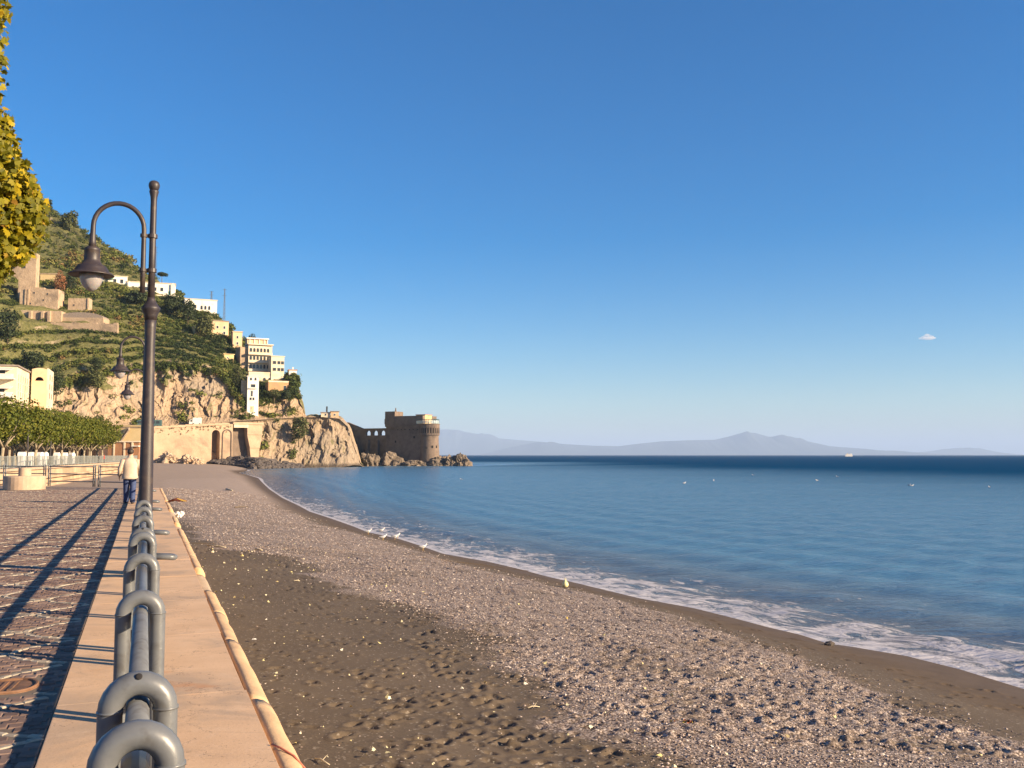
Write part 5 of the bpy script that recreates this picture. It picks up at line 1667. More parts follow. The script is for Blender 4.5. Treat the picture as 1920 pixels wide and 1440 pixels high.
for x in (7.2, 9.4, 11.6, 14.4, 16.6, 19.2):
    mb = MB(); mb.holed_wall(cfr, x - .6, x + .6, -0.2, 0.06, zc(808), zc(801.5), [(x - .32, x + .32, zc(806.5), zc(803.6))])
    n_ = part(mb, 'loophole_surround', M['castle'], cs, world=True)
    mb = MB(); mb.fbox(cfr, x - .34, x + .34, -0.1, 0.03, zc(806.5), zc(802.6)); part(mb, 'loophole', M['dark'], n_, world=True)
for x, y in ((6.2, 828), (17.5, 820)):
    mb = MB(); mb.fbox(cfr, x - .4, x + .4, -0.75, -0.3, zc(y + 2), zc(y - 2)); part(mb, 'loophole', M['dark'], cs, world=True)
mb = MB(); mb.fbox(cfr, 17.2, 22.6, 1.5, 8, zc(796), zc(778.5)); part(mb, 'roof_lodge', M['yellow'], cs, world=True)
mb = MB(); mb.fbox(cfr, 16.9, 22.9, 1.2, 8.3, zc(778.5), zc(777.4)); part(mb, 'lodge_roof', M['terracotta'], cs, world=True)
tc = at(806, 860, 489)
RT = 4.55
mb = MB()
mb.lathe([(RT * 1.12, 0.5), (RT * 1.06, zc(850)), (RT * 0.99, zc(830)), (RT * 0.97, zc(815)), (RT * 0.98, zc(812)), (RT * 1.05, zc(802)), (RT * 1.05, zc(797.5)), (RT * 1.09, zc(797)), (RT * 1.09, zc(795.5)), (RT * 0.9, zc(795.4))], 36, (tc.x, tc.y, 0))
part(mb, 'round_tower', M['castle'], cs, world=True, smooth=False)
for k in range(22):
    a = 2 * math.pi * k / 22
    ca, sa = math.cos(a), math.sin(a)
    def tfr(x, y, z, ca=ca, sa=sa):                # x tangential, y outward
        return Vector((tc.x + ca * y - sa * x, tc.y + sa * y + ca * x, z))
    mb = MB(); mb.holed_wall(tfr, -0.66, 0.66, RT * 0.97, RT * 1.07, zc(817), zc(798), [(-0.36, 0.36, zc(813), zc(804))])
    g_ = part(mb, 'machicolation', M['castle'], cs, world=True)
    mb = MB(); mb.fbox(tfr, -0.37, 0.37, RT * 0.99, RT * 1.035, zc(813), zc(803)); part(mb, 'machicolation_gap', M['dark'], g_, world=True)
for (a, py) in ((-1.2, 838), (-0.7, 838), (-1.9, 840)):
    mb = MB(); p = Vector((tc.x + math.cos(a) * RT, tc.y + math.sin(a) * RT, zc(py))); mb.box(p.x - .35, p.x + .35, p.y - .35, p.y + .35, p.z - .6, p.z + .6); part(mb, 'loophole', M['dark'], cs, world=True)
# terrace railing with glass, along the tower top and part of the facade
M['rail_glass'], nt_, bs_ = principled('pale_balustrade_glass')
nn = noise_node(nt_, 0.7, 3); cr_ = ramp(nt_, [(0.35, (0.42, 0.55, 0.58)), (0.65, (0.62, 0.72, 0.74))]); nt_.links.new(nn.outputs['Fac'], cr_.inputs[0]); nt_.links.new(cr_.outputs[0], bs_.inputs['Base Color'])
bs_.inputs['Roughness'].default_value = 0.1; bs_.inputs['Alpha'].default_value = 0.45
pts = [cfr(18.0, -0.2, 0)] + [Vector((tc.x + RT * math.cos(a), tc.y + RT * math.sin(a), 0)) for a in np.linspace(-2.5, 1.2, 14)]
zt0, zt1 = zc(795.4), zc(787.6)
mb = MB(); mb.tube([Vector((p.x, p.y, zt1)) for p in pts], 0.16, 6); part(mb, 'terrace_rail', M['teal'], cs, world=True)
for p in pts:
    mb = MB(); mb.tube([Vector((p.x, p.y, zt0)), Vector((p.x, p.y, zt1))], 0.09, 6); part(mb, 'terrace_post', M['teal'], cs, world=True)
for a_, b_ in zip(pts[:-1], pts[1:]):
    mb = MB(); mb.add([(a_.x, a_.y, zt0 + .1), (b_.x, b_.y, zt0 + .1), (b_.x, b_.y, zt1 - .5), (a_.x, a_.y, zt1 - .5), (a_.x, a_.y + .03, zt0 + .1), (b_.x, b_.y + .03, zt0 + .1), (b_.x, b_.y + .03, zt1 - .5), (a_.x, a_.y + .03, zt1 - .5)], [(0, 1, 2, 3), (7, 6, 5, 4), (0, 4, 5, 1), (3, 2, 6, 7)])
    part(mb, 'glass_pane', M['rail_glass'], cs, world=True)
# arched wall linking the castle to the rock
aw = thing('arched_castle_wall', 'dark shaded wall with three see-through arches left of the castle', 'wall', at(690, 872, 508))
wa, wb = at(650, 872, 512), at(724, 872, 501)
ad = Vector((wb.x - wa.x, wb.y - wa.y, 0)); al = ad.length; ad.normalize(); an = Vector((-ad.y, ad.x, 0))
def afr(x, y, z):
    p = wa + ad * x + an * y
    return Vector((p.x, p.y, z))
ax = lambda px: al * (px - 650) / 74
za_ = lambda py: at(690, py, 507).z
mb = MB()
mb.holed_wall(afr, 0, al, 0, 1.6, -1, lambda x: float(np.interp(x, [0, ax(655), ax(682), al], [za_(791), za_(793), za_(804.5), za_(804.5)])),
              [(ax(685.5), ax(694.5), za_(816.5), za_(812.6)), (ax(699), ax(708), za_(816.5), za_(812.6)), (ax(712.5), ax(721.5), za_(816.5), za_(812.6))], 2.0)
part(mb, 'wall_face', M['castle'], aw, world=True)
mb = MB(); mb.fbox(afr, ax(682), al, -0.3, 1.9, za_(804.5), za_(803.4)); part(mb, 'coping', M['castle'], aw, world=True)
for px in (690, 708): 
    mb = MB(); mb.fbox(afr, ax(px) - .9, ax(px) + .9, -1.2, 0, -1, za_(826)); part(mb, 'buttress', M['castle'], aw, world=True)

# ------------------------------------------------------------------ vegetation of the headland
def clump_colours():
    m, nt, bs = principled('hillside_foliage')
    t = attr(nt, 'tone')
    r = ramp(nt, [(0.0, (0.016, 0.028, 0.010)), (0.30, (0.038, 0.056, 0.014)), (0.55, (0.078, 0.095, 0.020)), (0.75, (0.12, 0.135, 0.028)), (0.90, (0.165, 0.15, 0.045)), (1.0, (0.20, 0.10, 0.045))])
    nt.links.new(t, r.inputs[0])
    g = nt.nodes.new('ShaderNodeNewGeometry')
    c = mix(nt, 0.5, r.outputs[0], mix(nt, g.outputs['Random Per Island'], (0.5, 0.5, 0.5), (1.6, 1.6, 1.5)), 'MULTIPLY')
    nt.links.new(c, bs.inputs['Base Color'])
    bs.inputs['Roughness'].default_value = 0.75
    bs.inputs['Specular IOR Level'].default_value = 0.2
    return m
M['shrub'] = clump_colours()
templ = []
for s in range(8):
    r_ = random.Random(s)
    bl = [(0, 0, 0.1, .8, .8, .65)] + [(r_.uniform(-.6, .6), r_.uniform(-.6, .6), r_.uniform(-.1, .6), .45, .45, .4) for _ in range(4)]
    templ.append(leaf_cloud(bl, 58, 0.36, 100 + s, 0.4))
def clear_of(px, py, pad=0):
    for a, b, c, d in RECTS:
        if a - pad < px < b + pad and c - pad < py < d: return False
    return True
sv, sf, stn = [], [], []
nv = 0
cells = []
veg_rows = [j for j, (sg, t) in enumerate(prm) if sg in (3, 4) or (sg == 2 and t > 0.88)]
cliff_rows = [j for j, (sg, t) in enumerate(prm) if sg in (0, 2)]
cen = G[:, :nQ]
def add_clump(p, rx, rz, tone, seed):
    global nv
    v, f = templ[seed % 8]
    a = random.uniform(0, 6.28); c, s = math.cos(a), math.sin(a)
    w = np.stack([(v[:, 0] * c - v[:, 1] * s) * rx + p[0], (v[:, 0] * s + v[:, 1] * c) * rx + p[1], v[:, 2] * rz + p[2]], axis=1)
    sv.append(w); sf.append(f + nv); stn.append(np.full(len(w), tone)); nv += len(w)
k = 0
tries = 0
while k < 6800 and tries < 60000:
    tries += 1
    i = random.randrange(nP)
    if pxs[i] < -60 and random.random() < 0.85: continue
    if pxs[i] > 560: continue
    if random.random() < 0.95:
        j = random.choice(veg_rows)
    else:
        j = random.choice(cliff_rows)
        if pxs[i] < 470 and prm[j][0] == 0: continue
        if mnoise.noise(Vector((pxs[i] * 0.03, j * 0.06, 5))) < 0.05: continue
    p = Vector(G[i, j])
    x, y = project(p)
    if not clear_of(x, y, 2): continue
    cov = mnoise.fractal(Vector((p.x * 0.03, p.y * 0.03, p.z * 0.05)), 1.0, 2.0, 3)
    sg, t = prm[j]
    if sg in (3, 4) and (t * (6 if sg == 3 else 9)) % 1 < 0.30 and random.random() < (0.75 if sg == 3 else 0.5): continue   # keep terrace walls open
    if sg == 4 and cov < -0.05 and random.random() < 0.6: continue
    tone = 0.54 + 0.5 * cov + random.gauss(0, 0.15)
    if sg == 4 and t > 0.5: tone += 0.12
    if sg == 3: tone -= 0.06
    if x > 285 and y > 560 and sg > 2: tone -= 0.12
    if 90 < x < 165 and 480 < y < 600 and random.random() < 0.25: tone = random.uniform(0.9, 1.0)
    s = random.uniform(0.8, 1.9) * (1.25 if cov > 0.1 else 1.0) * (0.8 if sg == 3 else 1.0)
    if sg == 4 and t > 0.93: s *= 1.2
    add_clump((p.x, p.y, p.z + s * 0.25), s * 1.25, s * random.uniform(0.85, 1.3), max(0.0, min(0.97, tone)), k)
    k += 1
shrubs = put('hillside_shrubs', tri_mesh('hillside_shrubs', np.concatenate(sv), np.concatenate(sf), M['shrub'], {'tone': np.concatenate(stn)}))
tag(shrubs, 'dense olive and green shrubs covering the terraced hillside', 'shrubs', kind='stuff')

# single trees that stand out on the hillside
M['dark_leaf'] = island_colours('dark_evergreen_foliage', [(0.0, (0.014, 0.024, 0.010)), (0.6, (0.03, 0.045, 0.016)), (1.0, (0.06, 0.075, 0.025))], 0.7)
M['olive_leaf'] = island_colours('olive_foliage', [(0.0, (0.04, 0.05, 0.016)), (0.6, (0.075, 0.085, 0.026)), (1.0, (0.12, 0.12, 0.04))], 0.7)
M['red_leaf'] = island_colours('russet_foliage', [(0.0, (0.14, 0.055, 0.022)), (1.0, (0.26, 0.11, 0.045))], 0.7)
def hill_tree(name, label, px, pyt, pyb, wpx, shape, leaf, seed, fwd=2):
    Y = terr_Y(px, pyb) - fwd
    a = at(px, pyb, Y); s = Y / F
    H, W = (pyb - pyt) * s, wpx * s / 2
    t = thing(name, label, 'tree', a)
    mb = MB(); mb.tube([(0, 0, -2), (0.1, 0, H * .3), (0, 0.1, H * (.75 if shape != 'round' else .55))], [0.28, 0.2, 0.1], 6); part(mb, 'trunk', M['bark_dark'], t, smooth=True)
    r_ = random.Random(seed)
    if shape == 'round': bl = [(0, 0, H * .52, W * .85, W * .85, H * .44)] + [(r_.uniform(-.6, .6) * W, r_.uniform(-.6, .6) * W, H * r_.uniform(.2, .85), W * .42, W * .42, H * .18) for _ in range(11)]
    elif shape == 'bush': bl = [(0, 0, H * .45, W * .8, W * .8, H * .42)] + [(r_.uniform(-.7, .7) * W, r_.uniform(-.6, .6) * W, H * r_.uniform(.2, .6), W * .42, W * .42, H * .25) for _ in range(8)]
    elif shape == 'tall': bl = [(0, 0, H * f, W * w, W * w, H * .2) for f, w in ((.25, .8), (.45, 1.0), (.65, .8), (.84, .45))] + [(r_.uniform(-.5, .5) * W, r_.uniform(-.5, .5) * W, H * r_.uniform(.2, .8), W * .4, W * .4, H * .1) for _ in range(8)]
    else: bl = [(0, 0, H * .85, W, W, H * .16)] + [(r_.uniform(-.8, .8) * W, r_.uniform(-.6, .6) * W, H * r_.uniform(.75, .95), W * .4, W * .4, H * .1) for _ in range(7)]
    v, f = leaf_cloud(bl, 1300, max(0.45, W * 0.16), seed)
    put('crown', tri_mesh('crown', v, f, M[leaf]), t)
    return t
hill_tree('evergreen_tree', 'dark rounded evergreen behind the roof of the terraced hotel', 472, 624, 655, 20, 'round', 'dark_leaf', 1, -14)
hill_tree('umbrella_pine', 'small dark pine on the ridge above the long bungalow', 303, 510, 534, 18, 'flat', 'dark_leaf', 2, -6)
hill_tree('russet_tree', 'russet brown tree beside the golden wall fragment', 112, 506, 550, 26, 'tall', 'red_leaf', 3, 3)
hill_tree('evergreen_tree', 'big dark evergreen in front of the long bungalow', 258, 545, 572, 46, 'round', 'dark_leaf', 4, 3)
hill_tree('evergreen_tree', 'dark evergreen between the bungalow and the stilted house', 322, 548, 590, 40, 'round', 'dark_leaf', 5, 3)
hill_tree('evergreen_tree', 'dark evergreen covering the foot of the stilted house', 352, 560, 606, 36, 'round', 'dark_leaf', 6, 3)
hill_tree('evergreen_tree', 'blue green evergreen downhill of the stilted house stilts', 385, 590, 632, 40, 'round', 'olive_leaf', 7, 3)
hill_tree('cypress_tree', 'tall dark cypress right of the peach loggia block', 105, 678, 745, 34, 'tall', 'dark_leaf', 8, 3)
hill_tree('evergreen_tree', 'olive bush tree perched in the cleft of the upper cliff', 178, 690, 730, 40, 'round', 'olive_leaf', 9, 3)
hill_tree('evergreen_tree', 'dark bush tree on the brink above the olive bush in the cliff cleft', 180, 668, 700, 26, 'round', 'dark_leaf', 10, 4)
hill_tree('evergreen_tree', 'dark evergreen hanging left of the tall white house', 446, 680, 735, 30, 'tall', 'olive_leaf', 11, 4)
hill_tree('evergreen_tree', 'dark evergreen beside the russet tree', 132, 508, 548, 30, 'round', 'dark_leaf', 12, 3)
hill_tree('evergreen_tree', 'very dark evergreen below the ruined undercroft', 14, 570, 645, 44, 'round', 'dark_leaf', 13, 3)
hill_tree('evergreen_tree', 'dark evergreen above the cream hotel roof', 62, 655, 700, 48, 'round', 'dark_leaf', 14, 3)
hill_tree('olive_tree', 'olive coloured bush hanging over the lower cliff below the road', 560, 780, 830, 40, 'round', 'olive_leaf', 15, 3)
hill_tree('evergreen_tree', 'dark tree on the ridge top next to the yellow autumn leaves', 84, 372, 404, 34, 'round', 'dark_leaf', 16, 0)
hill_tree('evergreen_tree', 'dark tree on the ridge above the ruins', 128, 396, 432, 40, 'round', 'olive_leaf', 17, 0)
hill_tree('garden_tree', 'bright green garden bush tree below the orange terrace', 514, 726, 746, 26, 'bush', 'olive_leaf', 18, 2)
hill_tree('garden_tree', 'dark garden bush at the right of the orange terrace garden', 538, 728, 748, 20, 'bush', 'dark_leaf', 19, 2)

# ------------------------------------------------------------------ autumn plane tree over the promenade
M['autumn'] = island_colours('yellow_autumn_leaf', [(0.0, (0.085, 0.09, 0.006)), (0.4, (0.18, 0.165, 0.009)), (0.7, (0.30, 0.25, 0.012)), (0.93, (0.46, 0.34, 0.016)), (1.0, (0.26, 0.14, 0.02))], 0.55, translucent=0.4)
YT = 15.0
def tree_at(px, py, dy=0.0): return at(px, py, YT + dy)
trunk_base = Vector((tree_at(-330, 800).x, YT + 0.6, PZ - 0.02))
tree = thing('autumn_plane_tree', 'tall plane tree with bright yellow autumn leaves at the promenade edge', 'tree', trunk_base)
k_ = YT / F
blobs_px = [(-75, 20, 92, 0.2), (-80, 130, 92, -0.3), (-78, 235, 92, 0.1), (-62, 300, 100, 0.0), (-40, 350, 100, -0.2), (-22, 410, 108, 0.2), (-60, 445, 95, -0.3), (-85, 480, 90, 0.2), (-200, 100, 130, 0.6), (-210, 300, 150, 0.8), (-190, 420, 130, -0.6), (-330, 200, 170, 0.2), (-420, 350, 150, 0.5), (-300, 20, 150, 0.4), (-26, 12, 44, 0.0), (-28, 58, 38, 0.1), (-30, 105, 36, -0.1), (-24, 232, 48, 0.1), (-8, 285, 48, 0.0), (14, 338, 50, -0.1), (40, 392, 50, 0.0), (28, 436, 48, 0.1), (0, 474, 44, -0.1), (-60, -80, 90, 0.1), (-200, -120, 150, 0.3), (-450, 80, 170, 0.2)]
top = tree_at(-320, -60) - trunk_base
mb = MB(); mb.tube([(0, 0, -0.1), (0.05, 0, 1.2), (-0.05, 0.1, 2.8), (0.1, 0, 4.2), tuple(top * 0.75 + Vector((0, 0, 1)))], [0.34, 0.27, 0.24, 0.2, 0.06], 10)
part(mb, 'trunk', M['bark'], tree, smooth=True)
cents = []
for (px, py, r, dy) in blobs_px:
    c = tree_at(px, py, dy) - trunk_base
    cents.append((c, r * k_))
    s = Vector((0, 0, min(3.6, max(2.2, c.z * 0.6))))
    mid = s.lerp(c, 0.5) + Vector((0, 0, 0.25))
    e_ = c if r > 60 else mid.lerp(c, 0.8)
    mb = MB(); mb.tube([s, mid, mid.lerp(e_, 0.6), e_], [0.10, 0.05, 0.02, 0.006] if r > 60 else [0.05, 0.02, 0.01, 0.004], 6); part(mb, 'limb', M['bark'], tree, smooth=True)
# one lobed leaf: a hand of five points, slightly folded
lv = []
angs = [(-90, .15), (-50, .40), (-28, .66), (-4, .58), (16, .92), (40, .64), (60, .86), (76, .66), (90, 1.1)]
right = [(math.cos(R(a)) * r, math.sin(R(a)) * r) for a, r in angs]
leaf_pts = [(x, y) for x, y in right] + [(-x, y) for x, y in reversed(right[1:-1])]
def leaf_mesh_data(fold):
    vs = [(0, 0, 0)] + [(x * .5, y * .5, -abs(x) * fold + 0.06 * y * y) for x, y in leaf_pts]
    n_ = len(leaf_pts)
    fs = [(0, 1 + i, 1 + (i + 1) % n_) for i in range(n_)]
    return np.array(vs), np.array(fs)
leafs = [leaf_mesh_data(f) for f in (0.1, 0.25, 0.4)]
leaf_me = []
for v, f in leafs:
    leaf_me.append(tri_mesh('leaf', v, f, M['autumn']))
wts = [2.6 if px > -50 else 1.2 if px > -130 else 0.7 for px, *_ in blobs_px]
vol = np.array([c[1] ** 2.2 for c in cents]) * np.array(wts)
vol /= vol.sum()
items = []
for _ in range(14000):
    i = rng.choice(len(cents), p=vol)
    c, r = cents[i]
    d = Vector(rng.normal(size=3)).normalized()
    p = c + d * r * (0.35 + 0.7 * rng.random() ** 0.6)
    sz = 0.062 + 0.045 * rng.random()
    # leaves hang outwards and down
    n = (d + Vector(rng.normal(size=3)) * 0.7 + Vector((0.3, -0.3, 0.3))).normalized()
    q = n.to_track_quat('Z', 'Y') @ Matrix.Rotation(rng.random() * 6.28, 3, 'Z').to_quaternion()
    wp = p + trunk_base
    x, y = project(wp)
    if x > 2 and y > 0:
        # keep the traced outline of the crown
        lim = np.interp(y, [0, 30, 70, 100, 130, 180, 212, 228, 300, 330, 360, 400, 440, 470, 500, 520], [22, 27, 16, 16, 9, 6, 14, 38, 46, 68, 84, 98, 94, 66, 46, 14])
        if x > lim + rng.normal(0, 4): continue
    items.append((x if y > -20 else -999, wp.y, p, q, sz, rng.integers(3)))
items.sort(key=lambda it: (-(it[0] > -4), it[1]))
jv, jf, nv2 = [], [], 0
for k, (x, wy, p, q, sz, m_) in enumerate(items):
    if k < 300 and x > -4:
        o = put('leaf', leaf_me[m_], tree); o.location = p; o.rotation_mode = 'QUATERNION'; o.rotation_quaternion = q; o.scale = (sz * 2,) * 3
    else:
        v, f = leafs[m_]
        Rm = np.array(q.to_matrix()) * (sz * 2)
        jv.append(v @ Rm.T + np.array(p)); jf.append(f + nv2); nv2 += len(v)
tag(put('crown', tri_mesh('crown', np.concatenate(jv), np.concatenate(jf), M['autumn']), tree), kind='stuff')

# ------------------------------------------------------------------ people
M['skin'] = surf('skin', (0.42, 0.26, 0.18), (0.48, 0.30, 0.21), 20, 0.55, bstr=0)
M['hair'] = surf('dark_hair', (0.02, 0.014, 0.011), (0.04, 0.028, 0.02), 60, 0.6, bstr=0.4, bdist=0.003)
M['jacket'] = surf('cream_jacket_cloth', (0.42, 0.335, 0.25), (0.52, 0.42, 0.32), 5, 0.9, bstr=0.4, bdist=0.01, bscale=14)
M['jeans'] = surf('blue_denim', (0.025, 0.04, 0.11), (0.05, 0.075, 0.17), 8, 0.9, bstr=0.3, bdist=0.004)
M['shoe'] = surf('brown_shoe', (0.05, 0.03, 0.022), (0.08, 0.05, 0.035), 10, 0.6, bstr=0)
M['red_cloth'] = surf('red_cloth', (0.42, 0.035, 0.025), (0.52, 0.05, 0.035), 6, 0.85, bstr=0)
M['black_cloth'] = surf('black_cloth', (0.012, 0.012, 0.016), (0.03, 0.03, 0.036), 6, 0.85, bstr=0)
def loft(mb, rings, n=14):
    """rings: (x, y, z, rx, ry)"""
    vs, fs = [], []
    for (x, y, z, rx, ry) in rings:
        for k in range(n):
            a = 2 * math.pi * k / n
            vs.append((x + rx * math.cos(a), y + ry * math.sin(a), z))
    m_ = len(rings)
    for i in range(m_ - 1):
        for k in range(n):
            k2 = (k + 1) % n
            fs.append((i * n + k, i * n + k2, (i + 1) * n + k2, (i + 1) * n + k))
    fs.append(tuple(range(n - 1, -1, -1))); fs.append(tuple((m_ - 1) * n + k for k in range(n)))
    mb.add(vs, fs)
def person(label, loc, rotz, coat, legs, walk=True):
    """a standing or walking adult, facing local +y; x to the right"""
    t = thing('person', label, 'person', loc, rotz)
    s = 1.0 if walk else 0.25
    hipL, hipR = Vector((-0.09, 0, 0.90)), Vector((0.09, 0, 0.90))
    kneeL, kneeR = Vector((-0.10, 0.13 * s, 0.50)), Vector((0.10, 0.03 * s, 0.49))
    ankL, ankR = Vector((-0.10, 0.16 * s, 0.09)), Vector((0.10, -0.20 * s, 0.11))
    shL, shR = Vector((-0.19, 0, 1.40)), Vector((0.19, 0, 1.40))
    elL, elR = Vector((-0.30, -0.05, 1.12)), Vector((0.29, 0.03, 1.12))
    wrL, wrR = Vector((-0.31, 0.09, 0.90)), Vector((0.30, 0.14, 0.90))
    V_, E_, Rr = [], [], []
    def add(p, r, par=None):
        V_.append(tuple(p)); Rr.append(r)
        if par is not None: E_.append((par, len(V_) - 1))
        return len(V_) - 1
    pel = add((0, 0, 0.95), (0.15, 0.11))
    wst = add((0, 0, 1.08), (0.14, 0.10), pel)
    chs = add((0, 0, 1.28), (0.165, 0.115), wst)
    nk0 = add((0, 0, 1.43), (0.08, 0.075), chs)
    nk = add((0, 0.01, 1.51), (0.055, 0.055), nk0)
    hd = add((0, 0.02, 1.60), (0.075, 0.09), nk)
    hd2 = add((0, 0.02, 1.69), (0.07, 0.085), hd)
    nose = add((0, 0.115, 1.60), (0.016, 0.02), hd)
    for side, (hp, kn, an_, sh, el, wr) in ((-1, (hipL, kneeL, ankL, shL, elL, wrL)), (1, (hipR, kneeR, ankR, shR, elR, wrR))):
        a = add(hp, (0.085, 0.085), pel); b = add(kn, (0.058, 0.058), a); c = add(an_, (0.04, 0.04), b)
        add((an_.x, an_.y + 0.15, an_.z - 0.045), (0.036, 0.028), c)
        a = add(sh, (0.06, 0.06), nk0); b = add(el, (0.044, 0.044), a); c = add(wr, (0.028, 0.028), b)
        d_ = (wr - el).normalized()
        palm = add(wr + d_ * 0.06, (0.032, 0.022), c)
        for q, (dx, ln) in enumerate(((-0.024, .07), (-0.008, .085), (0.008, .08), (0.024, .062))):
            f1 = add(wr + d_ * 0.11 + Vector((0, dx, 0)), (0.0095, 0.0095), palm)
            add(wr + d_ * (0.11 + ln * .9) + Vector((-side * 0.02, dx, 0)), (0.008, 0.008), f1)
        t1 = add(wr + d_ * 0.05 + Vector((-side * 0.01, 0.04, 0)), (0.010, 0.010), palm)
        add(wr + d_ * 0.09 + Vector((-side * 0.015, 0.055, 0)), (0.009, 0.009), t1)
        add((side * 0.085, 0.01, 1.60), (0.014, 0.025), hd)          # ear
    me = bpy.data.meshes.new('body'); me.from_pydata(V_, E_, []); me.materials.append(M['skin'])
    o = put('body', me, t)
    md = o.modifiers.new('Skin', 'SKIN'); md.use_smooth_shade = True
    for i, r in enumerate(Rr):
        sv_ = me.skin_vertices[0].data[i]; sv_.radius = r; sv_.use_root = (i == 0)
    o.modifiers.new('Subdivision', 'SUBSURF').levels = 1
    o.modifiers['Subdivision'].render_levels = 1
    # hair
    mb = MB(); mb.ellipsoid((0, 0.0, 1.665), 0.098, 0.112, 0.105, 14, 8); hr = part(mb, 'hair', M['hair'], t, smooth=True)
    # trousers
    mb = MB()
    loft(mb, [(0, 0, 0.86, .17, .125), (0, 0, 1.02, .165, .12)])
    for hp, kn, an_ in ((hipL, kneeL, ankL), (hipR, kneeR, ankR)):
        loft(mb, [(an_.x, an_.y, an_.z - .03, .085, .10), (an_.x, an_.y, an_.z + .10, .075, .085), (kn.x, kn.y, kn.z, .088, .095), ((kn.x + hp.x) / 2, (kn.y + hp.y) / 2, .70, .10, .11), (hp.x, hp.y, .92, .105, .12)])
    part(mb, 'trousers', M[legs], t, smooth=True)
    # coat: body with a slightly flared hem and two sleeves
    mb = MB()
    loft(mb, [(0, 0, .80, .235, .165), (0, 0, .83, .24, .17), (0, 0, .95, .225, .16), (0, 0, 1.10, .215, .155), (0, 0, 1.26, .235, .16), (0, 0, 1.38, .215, .135), (0, 0, 1.445, .13, .10), (0, 0, 1.50, .075, .075)], 18)
    for sh, el, wr in ((shL, elL, wrL), (shR, elR, wrR)):
        mb.tube([sh + Vector((0, 0, .0)), sh.lerp(el, .5), el, el.lerp(wr, .5), wr + (wr - el).normalized() * -0.01], [.092, .080, .070, .062, .056], 10)
    ct = part(mb, 'coat', M[coat], t, smooth=True)
    mb = MB(); loft(mb, [(0, 0, 1.46, .085, .085), (0, 0, 1.525, .088, .088)]); part(mb, 'collar', M[coat], ct, smooth=True)
    for an_ in (ankL, ankR):
        mb = MB(); mb.ellipsoid((an_.x, an_.y + .06, an_.z - .045), .05, .14, .05, 10, 6); part(mb, 'shoe', M['shoe'], t, smooth=True)
    return t
person('person in cream jacket and blue jeans walking away beside the railing', prom(32.8, 0.43, -0.03), A_ANG - math.pi / 2, 'jacket', 'jeans')
for px, coat, lb in ((187, 'black_cloth', 'person in black standing behind the far picket fence'), (197, 'red_cloth', 'person in a red coat standing behind the far picket fence')):
    Y = fence_Y(px) + 2.0
    person(lb, Vector(((px - 960) / F * Y, Y, PZ - 0.05)), 2.0, coat, 'black_cloth', False)

# ------------------------------------------------------------------ gulls and small things on the beach
M['gull_white'] = surf('white_feathers', (0.72, 0.70, 0.66), (0.80, 0.78, 0.74), 20, 0.8, bstr=0)
M['gull_grey'] = surf('grey_feathers', (0.22, 0.22, 0.23), (0.30, 0.30, 0.31), 20, 0.8, bstr=0)
M['beak'] = surf('yellow_beak', (0.55, 0.33, 0.04), (0.6, 0.38, 0.06), 30, 0.5, bstr=0)
def gull(label, loc, rotz, swim=False, group=None):
    t = thing('gull', label, 'gull', loc, rotz, group)
    t.scale = (0.88,) * 3
    z = 0.02 if swim else 0.20
    mb = MB()
    v, f = [], []
    rings = [(-.27, .03, .012, .008), (-.18, .015, .045, .035), (-.06, .0, .085, .085), (.06, .01, .085, .09), (.14, .05, .06, .065), (.19, .11, .042, .045), (.22, .16, .046, .046), (.26, .165, .036, .036), (.285, .16, .01, .012)]
    n_ = 10
    for (x, dz, ry, rz) in rings:
        for k in range(n_):
            a = 2 * math.pi * k / n_
            v.append((x, ry * math.cos(a), z + dz + rz * math.sin(a)))
    for i in range(len(rings) - 1):
        for k in range(n_):
            k2 = (k + 1) % n_; f.append((i * n_ + k, i * n_ + k2, (i + 1) * n_ + k2, (i + 1) * n_ + k))
    mb.add(v, f); part(mb, 'body', M['gull_white'], t, smooth=True)
    for s in (-1, 1):
        mb = MB(); mb.ellipsoid((-.07, s * .078, z + .02), .19, .018, .055, 10, 6); part(mb, 'wing', M['gull_grey'], t, smooth=True)
        if not swim:
            mb = MB(); mb.tube([(0.02, s * .035, z - .05), (0.01, s * .035, 0.0)], .008, 5); mb.box(-.01, .05, s * .035 - .02, s * .035 + .02, -.004, .004); part(mb, 'leg', M['beak'], t)
    mb = MB(); mb.tube([(.28, 0, z + .16), (.34, 0, z + .15)], [.012, .003], 6); part(mb, 'beak', M['beak'], t)
    return t
for px, py, rz, lb in ((690, 1002, 0.3, 'gull at the edge of the foam, hindmost of the flock'), (715, 999, 0.2, 'gull standing in the shallow foam apart from the sand'), (718, 1013, 0.4, 'gull on wet sand below the gull in the foam'), (740, 1012, 0.1, 'grey winged gull on wet sand at the foam line'), (745, 1010, 0.9, 'white gull touching its grey winged neighbour on the wet sand'), (793, 1032, 0.5, 'lone gull on wet sand away from the flock')):
    gull(lb, on_beach(px, py) + Vector((0, 0, 0.02)), rz)
for px, py in ((1570, 894), (1412, 891), (1338, 901), (1283, 906), (1532, 901), (1705, 910), (1855, 914), (865, 899), (1710, 911)):
    gull('gull floating on the open sea', on_z(px, py, 0.05), random.uniform(0, 6.28), True, 'gulls floating offshore').scale = (1.25,) * 3

